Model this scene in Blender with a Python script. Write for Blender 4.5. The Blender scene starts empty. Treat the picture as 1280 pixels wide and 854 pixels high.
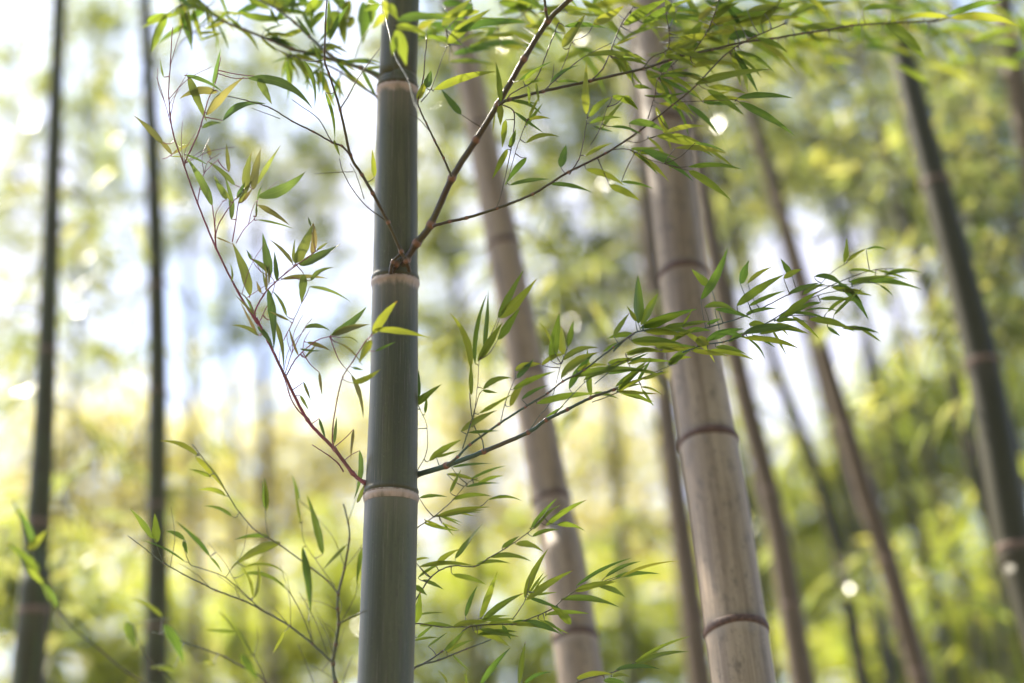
import bpy, math, random
import numpy as np
from mathutils import Vector
rng = np.random.default_rng(7)
random.seed(7)
scene = bpy.context.scene
COL = scene.collection

# ------------------------------------------------------------------ camera
TILT = math.radians(28.0)
CAM = np.array([0.0, 0.0, 1.6])
FWD = np.array([0.0, math.cos(TILT), math.sin(TILT)])
UPV = np.array([0.0, -math.sin(TILT), math.cos(TILT)])
RGT = np.array([1.0, 0.0, 0.0])
FPX = 50.0 / 36.0 * 1280.0
FOCUS = 2.17
cd = bpy.data.cameras.new("camera")
cam = bpy.data.objects.new("camera", cd)
COL.objects.link(cam)
cam.location = CAM
cam.rotation_euler = (math.radians(90) + TILT, 0, 0)
cd.lens = 50; cd.sensor_width = 36; cd.clip_start = 0.05; cd.clip_end = 2000
cd.dof.use_dof = True
cd.dof.focus_distance = FOCUS
cd.dof.aperture_fstop = 1.08
cd.dof.aperture_blades = 0
scene.camera = cam
# ------------------------------------------------------------------ light
SUN_EL, SUN_AZ = 50.0, -52.0            # azimuth from +Y towards +X
world = bpy.data.worlds.new("World")
scene.world = world
world.use_nodes = True
wn = world.node_tree
bg = wn.nodes["Background"]
sky = wn.nodes.new("ShaderNodeTexSky")
sky.sky_type = 'NISHITA'
sky.sun_disc = False
sky.sun_elevation = math.radians(SUN_EL)
sky.sun_rotation = math.radians(SUN_AZ)
sky.air_density = 1.0; sky.dust_density = 1.0; sky.ozone_density = 1.0
# thin bright cloud in front of the viewer, broken, clear blue between
tc = wn.nodes.new("ShaderNodeTexCoord")
nz = wn.nodes.new("ShaderNodeTexNoise"); nz.inputs["Scale"].default_value = 5.0; nz.inputs["Detail"].default_value = 6
wn.links.new(tc.outputs["Generated"], nz.inputs["Vector"])
mr = wn.nodes.new("ShaderNodeMapRange"); mr.interpolation_type = 'SMOOTHSTEP'
mr.inputs[1].default_value = 0.38; mr.inputs[2].default_value = 0.62; mr.inputs[3].default_value = 0.25; mr.inputs[4].default_value = 0.95
wn.links.new(nz.outputs[0], mr.inputs[0])
sx = wn.nodes.new("ShaderNodeSeparateXYZ"); wn.links.new(tc.outputs["Generated"], sx.inputs[0])
my = wn.nodes.new("ShaderNodeMapRange"); my.interpolation_type = 'SMOOTHSTEP'
my.inputs[1].default_value = 0.15; my.inputs[2].default_value = 0.75
wn.links.new(sx.outputs[1], my.inputs[0])
mm = wn.nodes.new("ShaderNodeMath"); mm.operation = 'MULTIPLY'
wn.links.new(mr.outputs[0], mm.inputs[0]); wn.links.new(my.outputs[0], mm.inputs[1])
mc = wn.nodes.new("ShaderNodeMix"); mc.data_type = 'RGBA'
mc.inputs[7].default_value = (3.6, 3.65, 4.5, 1)
wn.links.new(mm.outputs[0], mc.inputs[0]); wn.links.new(sky.outputs[0], mc.inputs[6]); wn.links.new(mc.outputs[2], bg.inputs[0])
bg.inputs[1].default_value = 0.15
sd = bpy.data.lights.new("sun", 'SUN')
sd.energy = 5.0; sd.angle = math.radians(0.5); sd.color = (1.0, 0.92, 0.76)
sun = bpy.data.objects.new("sun", sd)
COL.objects.link(sun)
_e, _a = math.radians(SUN_EL), math.radians(SUN_AZ)
tosun = Vector((math.sin(_a) * math.cos(_e), math.cos(_a) * math.cos(_e), math.sin(_e)))
sun.rotation_euler = tosun.to_track_quat('Z', 'Y').to_euler()
vs = scene.view_settings
vs.view_transform = 'Standard'; vs.look = 'None'; vs.gamma = 1.0; vs.exposure = 1.42
scene.render.engine = 'CYCLES'
scene.cycles.use_denoising = True
scene.cycles.max_bounces = 8
scene.cycles.diffuse_bounces = 4
scene.cycles.transmission_bounces = 6

# ------------------------------------------------------------------ helpers
def at(x, y, d):
    return CAM + d * (FWD + RGT * ((x - 640.0) / FPX) + UPV * ((427.0 - y) / FPX))

def dY(x, y, Y):
    """axial depth at which the ray through this photo point meets the plane Y"""
    dr = FWD + UPV * ((427.0 - y) / FPX)
    return Y / dr[1]

def tag(o, label=None, cat=None, group=None, kind=None):
    if label: o["label"] = label
    if cat: o["category"] = cat
    if group: o["group"] = group
    if kind: o["kind"] = kind
    return o

def empty(name, loc):
    o = bpy.data.objects.new(name, None)
    o.empty_display_size = 0.2
    o.location = loc
    COL.objects.link(o)
    return o

def mesh_obj(name, V, F, mat, parent=None, attrs=None, smooth=True):
    """V (n,3) world coordinates; F list/array of faces"""
    V = np.asarray(V, dtype=np.float64)
    off = np.zeros(3)
    p = parent
    while p is not None:
        off += np.array(p.location); p = p.parent
    me = bpy.data.meshes.new(name)
    Vl = (V - off)
    if isinstance(F, np.ndarray):
        k = F.shape[1]; nf = F.shape[0]
        me.vertices.add(len(Vl)); me.vertices.foreach_set("co", Vl.astype(np.float32).ravel())
        me.loops.add(nf * k); me.loops.foreach_set("vertex_index", F.astype(np.int32).ravel())
        me.polygons.add(nf); me.polygons.foreach_set("loop_start", np.arange(0, nf * k, k, dtype=np.int32))
        me.update(calc_edges=True)
    else:
        me.from_pydata([tuple(v) for v in Vl], [], F)
    if attrs:
        for n, a in attrs.items():
            at_ = me.attributes.new(n, 'FLOAT', 'POINT')
            at_.data.foreach_set("value", np.asarray(a, dtype=np.float32))
    me.polygons.foreach_set("use_smooth", np.full(len(me.polygons), smooth))
    me.update()
    me.materials.append(mat)
    o = bpy.data.objects.new(name, me)
    COL.objects.link(o)
    if parent is not None: o.parent = parent
    return o

def catmull(P, n=8):
    P = np.asarray(P, float)
    if len(P) < 3:
        t = np.linspace(0, 1, n + 1)[:, None]
        return P[0] * (1 - t) + P[1] * t, np.linspace(0, 1, n + 1)
    Q = np.vstack([2 * P[0] - P[1], P, 2 * P[-1] - P[-2]])
    out = []; par = []
    for i in range(1, len(Q) - 2):
        for k in range(n):
            t = k / n
            a, b, c, d = Q[i - 1], Q[i], Q[i + 1], Q[i + 2]
            out.append(0.5 * ((2 * b) + (-a + c) * t + (2 * a - 5 * b + 4 * c - d) * t * t + (-a + 3 * b - 3 * c + d) * t ** 3))
            par.append(i - 1 + t)
    out.append(P[-1]); par.append(len(P) - 1)
    return np.array(out), np.array(par)

class Mesh:
    def __init__(s): s.V = []; s.F = []; s.A = {}; s.n = 0
    def add(s, V, F, **A):
        for f in F: s.F.append([i + s.n for i in f])
        s.V.append(np.asarray(V)); s.n += len(V)
        for k, a in A.items(): s.A.setdefault(k, []).append(np.asarray(a, float))
    def build(s, name, mat, parent=None):
        if not s.V: return None
        return mesh_obj(name, np.vstack(s.V), s.F, mat, parent, {k: np.concatenate(a) for k, a in s.A.items()})

def tube(m, P, R, sides=7, **A):
    P = np.asarray(P); n = len(P)
    T = np.gradient(P, axis=0); T /= np.linalg.norm(T, axis=1)[:, None] + 1e-12
    ref = np.array([0.31, 0.9, 0.2]); V = []
    N = np.cross(T[0], ref); N /= np.linalg.norm(N)
    for i in range(n):
        N = N - T[i] * np.dot(N, T[i]); N /= np.linalg.norm(N) + 1e-12
        B = np.cross(T[i], N)
        for k in range(sides):
            a = 2 * math.pi * k / sides
            V.append(P[i] + R[i] * (math.cos(a) * N + math.sin(a) * B))
    F = []
    for i in range(n - 1):
        for k in range(sides):
            k2 = (k + 1) % sides
            F.append([i * sides + k, i * sides + k2, (i + 1) * sides + k2, (i + 1) * sides + k])
    V.append(P[0]); V.append(P[-1]); a0, a1 = n * sides, n * sides + 1
    for k in range(sides):
        k2 = (k + 1) % sides
        F.append([a0, k2, k]); F.append([a1, (n - 1) * sides + k, (n - 1) * sides + k2])
    m.add(V, F, **{k: np.full(len(V), v) for k, v in A.items()})

# ------------------------------------------------------------------ materials
class NT:
    def __init__(s, name):
        s.m = bpy.data.materials.new(name); s.m.use_nodes = True
        s.t = s.m.node_tree; s.t.nodes.clear()
        s.out = s.t.nodes.new("ShaderNodeOutputMaterial")
    def n(s, kind, **kw):
        nd = s.t.nodes.new(kind)
        for k, v in kw.items():
            if k.startswith("i_"):
                key = k[2:]; key = int(key) if key.isdigit() else key.replace("_", " ")
                s.set(nd.inputs[key], v)
            else: setattr(nd, k, v)
        return nd
    def set(s, sock, v):
        if isinstance(v, bpy.types.NodeSocket): s.t.links.new(v, sock)
        else: sock.default_value = v
    def math(s, op, a, b=0.0, c=None, clamp=False):
        nd = s.t.nodes.new("ShaderNodeMath"); nd.operation = op; nd.use_clamp = clamp
        s.set(nd.inputs[0], a); s.set(nd.inputs[1], b)
        if c is not None: s.set(nd.inputs[2], c)
        return nd.outputs[0]
    def attr(s, name):
        nd = s.t.nodes.new("ShaderNodeAttribute"); nd.attribute_name = name
        return nd.outputs["Fac"]
    def mix(s, f, a, b, blend='MIX'):
        nd = s.t.nodes.new("ShaderNodeMix"); nd.data_type = 'RGBA'; nd.blend_type = blend
        s.set(nd.inputs[0], f)
        s.set(nd.inputs[6], a if isinstance(a, bpy.types.NodeSocket) else (*a, 1))
        s.set(nd.inputs[7], b if isinstance(b, bpy.types.NodeSocket) else (*b, 1))
        return nd.outputs[2]
    def ramp(s, f, stops):
        nd = s.t.nodes.new("ShaderNodeValToRGB"); cr = nd.color_ramp
        while len(cr.elements) < len(stops): cr.elements.new(0.5)
        for e, (p, c) in zip(cr.elements, stops): e.position = p; e.color = (*c, 1)
        s.set(nd.inputs[0], f); return nd.outputs[0]
    def smooth(s, v, lo, hi):
        nd = s.t.nodes.new("ShaderNodeMapRange"); nd.interpolation_type = 'SMOOTHSTEP'
        s.set(nd.inputs[0], v); nd.inputs[1].default_value = lo; nd.inputs[2].default_value = hi
        return nd.outputs[0]
    def noise(s, vec, scale, detail=3, rough=0.55):
        nd = s.t.nodes.new("ShaderNodeTexNoise")
        s.set(nd.inputs["Vector"], vec); nd.inputs["Scale"].default_value = scale
        nd.inputs["Detail"].default_value = detail; nd.inputs["Roughness"].default_value = rough
        return nd.outputs[0]
    def vec(s, x, y, z):
        nd = s.t.nodes.new("ShaderNodeCombineXYZ")
        s.set(nd.inputs[0], x); s.set(nd.inputs[1], y); s.set(nd.inputs[2], z); return nd.outputs[0]
    def finish(s, shader): s.t.links.new(shader, s.out.inputs[0]); return s.m

def culm_material(name, dark, light, stain, band, band_amt, rough=0.45, wax=0.35, streak=0.6, lichen=None):
    t = NT(name)
    ax, ca, sa, nd, na = t.attr("axial"), t.attr("ca"), t.attr("sa"), t.attr("nd"), t.attr("na")
    fine = t.noise(t.vec(t.math('MULTIPLY', ca, 26), t.math('MULTIPLY', sa, 26), t.math('MULTIPLY', ax, 2.2)), 1.0, 4, 0.7)
    broad = t.noise(t.vec(t.math('MULTIPLY', ca, 2.2), t.math('MULTIPLY', sa, 2.2), t.math('MULTIPLY', ax, 2.5)), 1.0, 4, 0.6)
    blot = t.noise(t.vec(t.math('MULTIPLY', ca, 3.4), t.math('MULTIPLY', sa, 3.4), t.math('MULTIPLY', ax, 26)), 1.0, 5, 0.7)
    c = t.mix(t.smooth(t.math('ADD', t.math('MULTIPLY', fine, streak), t.math('MULTIPLY', broad, 1.0 - streak)), 0.35, 0.65), dark, light)
    c = t.mix(t.math('MULTIPLY', t.smooth(blot, 0.50, 0.70), 0.75), c, stain)
    speck = t.noise(t.vec(t.math('MULTIPLY', ca, 16), t.math('MULTIPLY', sa, 16), t.math('MULTIPLY', ax, 330)), 1.0, 2, 0.5)
    c = t.mix(t.math('MULTIPLY', t.smooth(speck, 0.64, 0.74), 0.35), c, tuple(min(1, v * 1.7 + .03) for v in light))
    mould = t.noise(t.vec(t.math('MULTIPLY', ca, 9), t.math('MULTIPLY', sa, 9), t.math('MULTIPLY', ax, 120)), 1.0, 5, 0.75)
    c = t.mix(t.math('MULTIPLY', t.smooth(mould, 0.55, 0.68), t.math('MULTIPLY', t.smooth(broad, 0.38, 0.6), 0.55)), c, tuple(v * .6 for v in stain))
    scr = t.noise(t.vec(t.math('MULTIPLY', ca, 55), t.math('MULTIPLY', sa, 55), t.math('MULTIPLY', ax, 9)), 1.0, 2, 0.5)
    c = t.mix(t.math('MULTIPLY', t.smooth(scr, 0.64, 0.72), 0.30), c, band)
    if lichen:
        li = t.noise(t.vec(t.math('MULTIPLY', ca, 3), t.math('MULTIPLY', sa, 3), t.math('MULTIPLY', ax, 9)), 1.0, 4, 0.6)
        c = t.mix(t.smooth(li, 0.5, 0.62), c, lichen)
    # pale waxy bloom just under each joint, uneven lower edge
    wob = t.math('MULTIPLY', t.math('SUBTRACT', blot, 0.5), 0.9)
    ndw = t.math('ADD', nd, wob)
    inb = t.math('MULTIPLY', t.smooth(ndw, -0.52, -0.14), t.math('SUBTRACT', 1.0, t.smooth(nd, -0.02, 0.03)))
    fade = t.math('MULTIPLY', t.smooth(ndw, -2.6, -0.3), t.math('SUBTRACT', 1.0, t.smooth(nd, -0.02, 0.03)))
    c = t.mix(t.math('MULTIPLY', fade, band_amt * 0.16), c, band)
    slow = t.noise(t.vec(t.math('MULTIPLY', ax, 2.3), t.math('MULTIPLY', ca, .5), 3.3), 1.0, 1, 0.5)
    c = t.mix(t.math('MULTIPLY', inb, t.math('MULTIPLY', t.smooth(slow, 0.3, 0.6), t.math('MULTIPLY_ADD', fine, 0.5, band_amt * 0.75), clamp=True)), c, band)
    above = t.math('SUBTRACT', 1.0, t.smooth(na, 0.12, 0.5))
    c = t.mix(t.math('MULTIPLY', above, 0.45), c, stain)
    bump = t.n("ShaderNodeBump", i_Strength=0.25, i_Distance=0.0006, i_Height=fine)
    p = t.n("ShaderNodeBsdfPrincipled", i_Base_Color=c, i_Normal=bump.outputs[0])
    rg = t.math('ADD', rough - 0.1, t.math('MULTIPLY', broad, 0.25))
    t.set(p.inputs["Roughness"], rg)
    p.inputs["Specular IOR Level"].default_value = 0.4 if wax > 0.1 else 0.18
    p.inputs["Sheen Weight"].default_value = wax
    p.inputs["Sheen Roughness"].default_value = 0.5
    p.inputs["Sheen Tint"].default_value = (1.0, 0.97, 0.92, 1)
    return t.finish(p.outputs[0])

M_GREEN = culm_material("young_green_culm", (0.042, 0.040, 0.014), (0.090, 0.085, 0.036), (0.060, 0.047, 0.026), (0.50, 0.36, 0.30), 0.8, wax=0.12, streak=0.3)
M_GREY = culm_material("old_grey_culm", (0.165, 0.106, 0.062), (0.37, 0.268, 0.172), (0.085, 0.058, 0.036), (0.40, 0.32, 0.26), 0.35, 0.5, 0.12, 0.4)
M_TAN = culm_material("tan_grey_culm", (0.098, 0.066, 0.040), (0.18, 0.128, 0.082), (0.075, 0.058, 0.04), (0.32, 0.25, 0.2), 0.35, 0.5, 0.1, 0.5)
M_DARK = culm_material("dark_olive_culm", (0.030, 0.028, 0.013), (0.060, 0.054, 0.028), (0.06, 0.05, 0.035), (0.20, 0.14, 0.11), 0.5, 0.5, 0.04, 0.5)
M_MOSSY = culm_material("mossy_culm", (0.042, 0.037, 0.014), (0.080, 0.070, 0.032), (0.05, 0.045, 0.03), (0.20, 0.13, 0.10), 0.55, 0.5, 0.04, 0.5, lichen=(0.075, 0.09, 0.035))

def ring_material(name, a, b):
    t = NT(name)
    g = t.n("ShaderNodeNewGeometry")
    c = t.mix(t.smooth(t.noise(g.outputs["Position"], 160, 4), 0.4, 0.62), a, b)
    p = t.n("ShaderNodeBsdfPrincipled", i_Base_Color=c, i_Roughness=0.65)
    return t.finish(p.outputs[0])
R_PALE = ring_material("pale_joint", (0.20, 0.12, 0.085), (0.40, 0.33, 0.28))
R_DARK = ring_material("dark_joint", (0.060, 0.026, 0.015), (0.125, 0.060, 0.036))
R_RUST = ring_material("rusty_joint", (0.16, 0.085, 0.06), (0.25, 0.16, 0.12))

def twig_material(name, a, b, c, rough=0.4):
    t = NT(name)
    g = t.n("ShaderNodeNewGeometry")
    f = t.noise(g.outputs["Position"], 14, 3)
    k = t.mix(t.smooth(f, 0.38, 0.62), a, b)
    f2 = t.noise(g.outputs["Position"], 240, 3)
    k = t.mix(t.smooth(f2, 0.55, 0.75), k, tuple(v * 0.5 for v in a))
    k = t.mix(t.smooth(t.attr("node"), 0.15, 0.9), k, c)
    p = t.n("ShaderNodeBsdfPrincipled", i_Base_Color=k, i_Roughness=rough)
    return t.finish(p.outputs[0])
T_PURPLE = twig_material("purple_twig", (0.26, 0.055, 0.09), (0.19, 0.065, 0.065), (0.26, 0.10, 0.09))
T_BROWN = twig_material("brown_branch", (0.060, 0.034, 0.018), (0.072, 0.058, 0.022), (0.20, 0.095, 0.055))
T_GREEN = twig_material("green_twig", (0.055, 0.095, 0.07), (0.095, 0.07, 0.045), (0.22, 0.10, 0.07), 0.3)
T_OLIVE = twig_material("olive_twig", (0.10, 0.085, 0.045), (0.085, 0.10, 0.045), (0.16, 0.09, 0.05))

def leaf_material(name, greens, trans, tfac=0.56, tips=True, rough=0.35, veins=True):
    t = NT(name)
    r, tt, s = t.attr("rnd"), t.attr("tt"), t.attr("ss")
    c = t.ramp(r, greens)
    tc = t.ramp(r, trans)
    if tips:
        g = t.n("ShaderNodeNewGeometry")
        nz = t.noise(g.outputs["Position"], 70, 3)
        e = t.smooth(t.math('ADD', tt, t.math('MULTIPLY', t.math('SUBTRACT', nz, 0.5), 0.5)), 0.93, 1.02)
        e = t.math('MULTIPLY', e, t.smooth(r, 0.1, 0.35))
        c = t.mix(e, c, (0.20, 0.12, 0.04)); tc = t.mix(e, tc, (0.30, 0.15, 0.03))
        sp = t.math('MULTIPLY', t.smooth(nz, 0.60, 0.70), t.smooth(r, 0.6, 0.95))
        c = t.mix(t.math('MULTIPLY', sp, 0.6), c, (0.25, 0.22, 0.05)); tc = t.mix(t.math('MULTIPLY', sp, 0.6), tc, (0.45, 0.36, 0.05))
    if veins:
        ab = t.math('ABSOLUTE', s)
        mid = t.math('SUBTRACT', 1.0, t.smooth(ab, 0.02, 0.10))
        c = t.mix(t.math('MULTIPLY', mid, 0.5), c, (0.22, 0.26, 0.09))
        vn = t.math('SINE', t.math('MULTIPLY', s, 34.0))
        vv = t.math('MULTIPLY', t.math('ADD', vn, 1.0), 0.10)
        tc = t.mix(vv, tc, (0.03, 0.06, 0.01)); c = t.mix(vv, c, (0.02, 0.045, 0.012))
        bump = t.n("ShaderNodeBump", i_Strength=0.25, i_Distance=0.0003, i_Height=vn)
        p = t.n("ShaderNodeBsdfPrincipled", i_Base_Color=c, i_Roughness=rough, i_Normal=bump.outputs[0])
    else:
        p = t.n("ShaderNodeBsdfPrincipled", i_Base_Color=c, i_Roughness=rough)
    p.inputs["Specular IOR Level"].default_value = 0.5 if veins else 0.9
    tr = t.n("ShaderNodeBsdfTranslucent", i_Color=tc)
    mx = t.n("ShaderNodeMixShader", i_0=tfac)
    t.t.links.new(p.outputs[0], mx.inputs[1]); t.t.links.new(tr.outputs[0], mx.inputs[2])
    return t.finish(mx.outputs[0])
L_FRESH = leaf_material("bamboo_leaf", [(0, (0.035, 0.070, 0.022)), (0.5, (0.070, 0.105, 0.022)), (0.9, (0.10, 0.12, 0.026)), (1, (0.16, 0.15, 0.035))],
                        [(0, (0.13, 0.24, 0.03)), (0.5, (0.29, 0.37, 0.03)), (0.9, (0.42, 0.44, 0.04)), (1, (0.60, 0.46, 0.05))])
L_PINK = leaf_material("reddish_bamboo_leaf", [(0, (0.045, 0.075, 0.026)), (0.5, (0.085, 0.095, 0.035)), (0.8, (0.10, 0.085, 0.04)), (1, (0.13, 0.085, 0.055))],
                       [(0, (0.14, 0.24, 0.05)), (0.5, (0.28, 0.32, 0.06)), (0.8, (0.30, 0.27, 0.07)), (1, (0.36, 0.25, 0.09))])
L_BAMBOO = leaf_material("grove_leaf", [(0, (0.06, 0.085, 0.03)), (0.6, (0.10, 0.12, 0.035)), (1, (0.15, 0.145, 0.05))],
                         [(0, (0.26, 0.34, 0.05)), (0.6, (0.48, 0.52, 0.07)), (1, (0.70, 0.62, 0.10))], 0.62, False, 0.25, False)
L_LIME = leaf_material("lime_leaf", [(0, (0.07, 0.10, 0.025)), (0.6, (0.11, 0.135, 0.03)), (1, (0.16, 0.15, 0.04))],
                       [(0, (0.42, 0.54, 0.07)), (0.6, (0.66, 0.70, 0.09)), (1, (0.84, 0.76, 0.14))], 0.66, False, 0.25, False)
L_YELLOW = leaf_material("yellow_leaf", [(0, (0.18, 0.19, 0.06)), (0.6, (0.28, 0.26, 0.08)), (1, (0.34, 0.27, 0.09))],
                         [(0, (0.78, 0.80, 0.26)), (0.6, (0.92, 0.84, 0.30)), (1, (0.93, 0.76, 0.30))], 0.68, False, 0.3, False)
L_DARK = leaf_material("dark_leaf", [(0, (0.055, 0.07, 0.03)), (0.6, (0.09, 0.10, 0.035)), (1, (0.13, 0.12, 0.05))],
                       [(0, (0.26, 0.32, 0.09)), (0.6, (0.44, 0.47, 0.12)), (1, (0.60, 0.55, 0.15))], 0.6, False, 0.25, False)

# ------------------------------------------------------------------ ground
t = NT("forest_floor")
g = t.n("ShaderNodeNewGeometry")
c = t.ramp(t.noise(g.outputs["Position"], 0.9, 6), [(0.3, (0.05, 0.04, 0.022)), (0.5, (0.13, 0.10, 0.05)), (0.7, (0.09, 0.085, 0.03))])
c = t.mix(t.smooth(t.noise(g.outputs["Position"], 14, 4), 0.45, 0.65), c, (0.20, 0.155, 0.08))
p = t.n("ShaderNodeBsdfPrincipled", i_Base_Color=c, i_Roughness=0.9)
M_GROUND = t.finish(p.outputs[0])
xs = np.concatenate([np.linspace(-600, -40, 12), np.linspace(-36, 36, 61), np.linspace(40, 600, 12)])
ys = np.concatenate([np.linspace(-300, -12, 8), np.linspace(-10, 50, 51), np.linspace(55, 900, 14)])
GV = []
def ground_z(x, y):
    near = math.exp(-((x / 14) ** 2 + ((y - 4) / 12) ** 2))
    return (0.12 * math.sin(x * .7 + 1) * math.cos(y * .5) + 0.05 * math.sin(x * 2.1 + y * 1.7)) * (1 - 0.6 * near)
for yy in ys:
    for xx in xs: GV.append((xx, yy, ground_z(xx, yy)))
nx = len(xs)
GF = np.array([[j * nx + i, j * nx + i + 1, (j + 1) * nx + i + 1, (j + 1) * nx + i] for j in range(len(ys) - 1) for i in range(nx - 1)])
tag(mesh_obj("ground", np.array(GV), GF, M_GROUND), "brown leaf littered floor of the bamboo grove", "ground", kind="structure")

# ------------------------------------------------------------------ haze in the grove
HZ = 0.0007
hv = np.array([(x, y, z) for x in (-640, 640) for y in (-340, 940) for z in (-1.4, 18.0)], float)
hf = [[0, 1, 3, 2], [4, 6, 7, 5], [0, 4, 5, 1], [2, 3, 7, 6], [0, 2, 6, 4], [1, 5, 7, 3]]
t = NT("haze_air")
pv = t.n("ShaderNodeVolumePrincipled")
pv.inputs["Color"].default_value = (0.92, 0.95, 1.0, 1); pv.inputs["Density"].default_value = HZ; pv.inputs["Anisotropy"].default_value = 0.4
t.t.links.new(pv.outputs[0], t.out.inputs["Volume"])
tag(mesh_obj("haze", hv, hf, t.m, smooth=False), "thin bright haze hanging between the bamboos", "haze", kind="stuff")

# ------------------------------------------------------------------ culms
def culm_spine(ctrl, ztop_extra=2.0):
    """ctrl: (x, y, width_px, Yplane) from bottom to top -> 3d points + radii, stretched to the ground and past the frame"""
    P = []; R = []
    for x, y, w, Y in ctrl:
        d = dY(x, y, Y)
        P.append(at(x, y, d)); R.append(0.5 * w * d / FPX)
    P = np.array(P); R = np.array(R)
    v = P[1] - P[0]; k = (P[0][2] + 0.25) / v[2]
    rb = R[0] + min(0.25 * R[0], max(0.0, (R[0] - R[1]) * k * 0.35))
    base = P[0] - v * k
    base[0] = P[0][0] - (v * k)[0] * 0.8
    v2 = P[-1] - P[-2]; v2 = v2 / v2[2]
    top = P[-1] + v2 * ztop_extra
    P = np.vstack([base, P, top]); R = np.concatenate([[rb], R, [max(R[-1] * 0.80, 0.006)]])
    S, par = catmull(P, 14)
    RR = np.interp(par, np.arange(len(R)), R)
    arc = np.concatenate([[0], np.cumsum(np.linalg.norm(np.diff(S, axis=0), axis=1))])
    return S, RR, arc

def project(P):
    q = np.asarray(P) - CAM
    z = q @ FWD
    return 640 + FPX * (q @ RGT) / z, 427 - FPX * (q @ UPV) / z, z

def make_culm(name, ctrl, node_ys, spacing, mat, ring_mat, label, cat="bamboo", group=None, sides=40, ring_h=0.09, ring_out=0.035, step=0.035, extra=2.0, spine=None, swell=1.0):
    S, RR, arc = spine if spine else culm_spine(ctrl, extra)
    px, py, dep = project(S)
    vis = dep > 0.3
    order = np.argsort(py[vis]) if vis.any() else []
    known = sorted(float(np.interp(y, py[vis][order], arc[vis][order])) for y in node_ys)
    nodes = list(known)
    if len(known) > 1:
        sp0, sp1 = known[1] - known[0], known[-1] - known[-2]
    else: sp0 = sp1 = spacing
    if not nodes: nodes = [arc[-1] * 0.5]
    a = nodes[0]; s_ = sp0
    while a - s_ > 0.12: a -= s_; s_ = max(s_ * 0.93, 0.12); nodes.append(a)
    a = max(nodes)
    while a + sp1 < arc[-1] - 0.1: a += sp1; nodes.append(a)
    nodes = np.array(sorted(nodes))
    rmid = float(np.mean(RR))
    offs = np.array([-2, -1.2, -.8, -.6, -.45, -.3, -.2, -.12, -.06, -.02, .02, .06, .1, .16, .24, .34, .5, .8]) * rmid
    ss = np.unique(np.concatenate([np.arange(0, arc[-1], step), [arc[-1]]] + [n + offs for n in nodes]))
    ss = ss[(ss >= 0) & (ss <= arc[-1])]
    ss = ss[np.concatenate([[True], np.diff(ss) > 1e-4])]
    C = np.stack([np.interp(ss, arc, S[:, k]) for k in range(3)], 1)
    r = np.interp(ss, arc, RR)
    i = np.argmin(np.abs(ss[:, None] - nodes[None, :]), 1)
    o = (ss - nodes[i]) / r
    prof = 1 + 0.055 * np.exp(-((o + 0.10) / 0.16) ** 2) * (o < 0.02) + 0.045 * np.exp(-((o - 0.16) / 0.10) ** 2) * (o >= 0.02) - 0.02 * np.exp(-((o - 0.02) / 0.035) ** 2)
    prof *= 1 - 0.018 * np.clip(o, 0, 3) * np.exp(-np.clip(o, 0, 3)) 
    rr = r * (1 + (prof - 1) * swell)
    T = np.gradient(C, axis=0); T /= np.linalg.norm(T, axis=1)[:, None]
    ex = np.array([1.0, 0, 0]); N = ex - T * (T @ ex)[:, None]; N /= np.linalg.norm(N, axis=1)[:, None]
    B = np.cross(T, N)
    ang = np.linspace(0, 2 * math.pi, sides, endpoint=False)
    ca, sa = np.cos(ang), np.sin(ang)
    V = C[:, None, :] + rr[:, None, None] * (ca[None, :, None] * N[:, None, :] + sa[None, :, None] * B[:, None, :])
    n = len(ss)
    V = V.reshape(-1, 3)
    I = np.arange(n - 1)[:, None] * sides; K = np.arange(sides)[None, :]; K2 = (K + 1) % sides
    F = np.stack([I + K, I + K2, I + sides + K2, I + sides + K], -1).reshape(-1, 4)
    ab = nodes[None, :] - ss[:, None]
    nd_ = -np.clip(np.where(ab >= 0, ab, 9).min(1) / r, 0, 4)
    na_ = np.clip(np.where(ab < 0, -ab, 9).min(1) / r, 0, 4)
    base = S[0].copy(); base[2] = max(0.0, ground_z(S[0][0], S[0][1]))
    root = empty(name, base)
    tag(root, label, cat, group)
    seed = rng.uniform(0, 50)
    mesh_obj("culm", V, F, mat, root, {"axial": np.repeat(ss + seed, sides), "ca": np.tile(ca, n) + seed * .1, "sa": np.tile(sa, n), "nd": np.repeat(nd_, sides), "na": np.repeat(na_, sides)})
    for nn in nodes:
        c0 = np.array([np.interp(nn, arc, S[:, k]) for k in range(3)])
        x_, y_, z_ = project(c0)
        if z_ < 0.3 or y_ < -60 or y_ > 900 or x_ < -60 or x_ > 1340: continue
        r0 = float(np.interp(nn, arc, RR))
        j = int(np.argmin(np.abs(ss - nn)))
        m = Mesh(); ns = 8; V2 = []; F2 = []
        for k in range(sides):
            rad = N[j] * ca[k] + B[j] * sa[k]
            wob = 1 + 0.25 * math.sin(3 * ang[k] + nn * 40) * 0.5
            for q in range(ns):
                b_ = 2 * math.pi * q / ns
                V2.append(c0 + T[j] * (ring_h * r0 * 0.5 * math.sin(b_) * wob + 0.015 * r0 * math.sin(2 * ang[k] + nn * 9)) + rad * (r0 * (1.005 + ring_out * math.cos(b_) + 0.01)))
        for k in range(sides):
            k2 = (k + 1) % sides
            for q in range(ns):
                q2 = (q + 1) % ns
                F2.append([k * ns + q, k2 * ns + q, k2 * ns + q2, k * ns + q2])
        mesh_obj("node_ring", np.array(V2), F2, ring_mat, root)
    root_info = dict(root=root, S=S, arc=arc, RR=RR)
    return root_info

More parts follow.
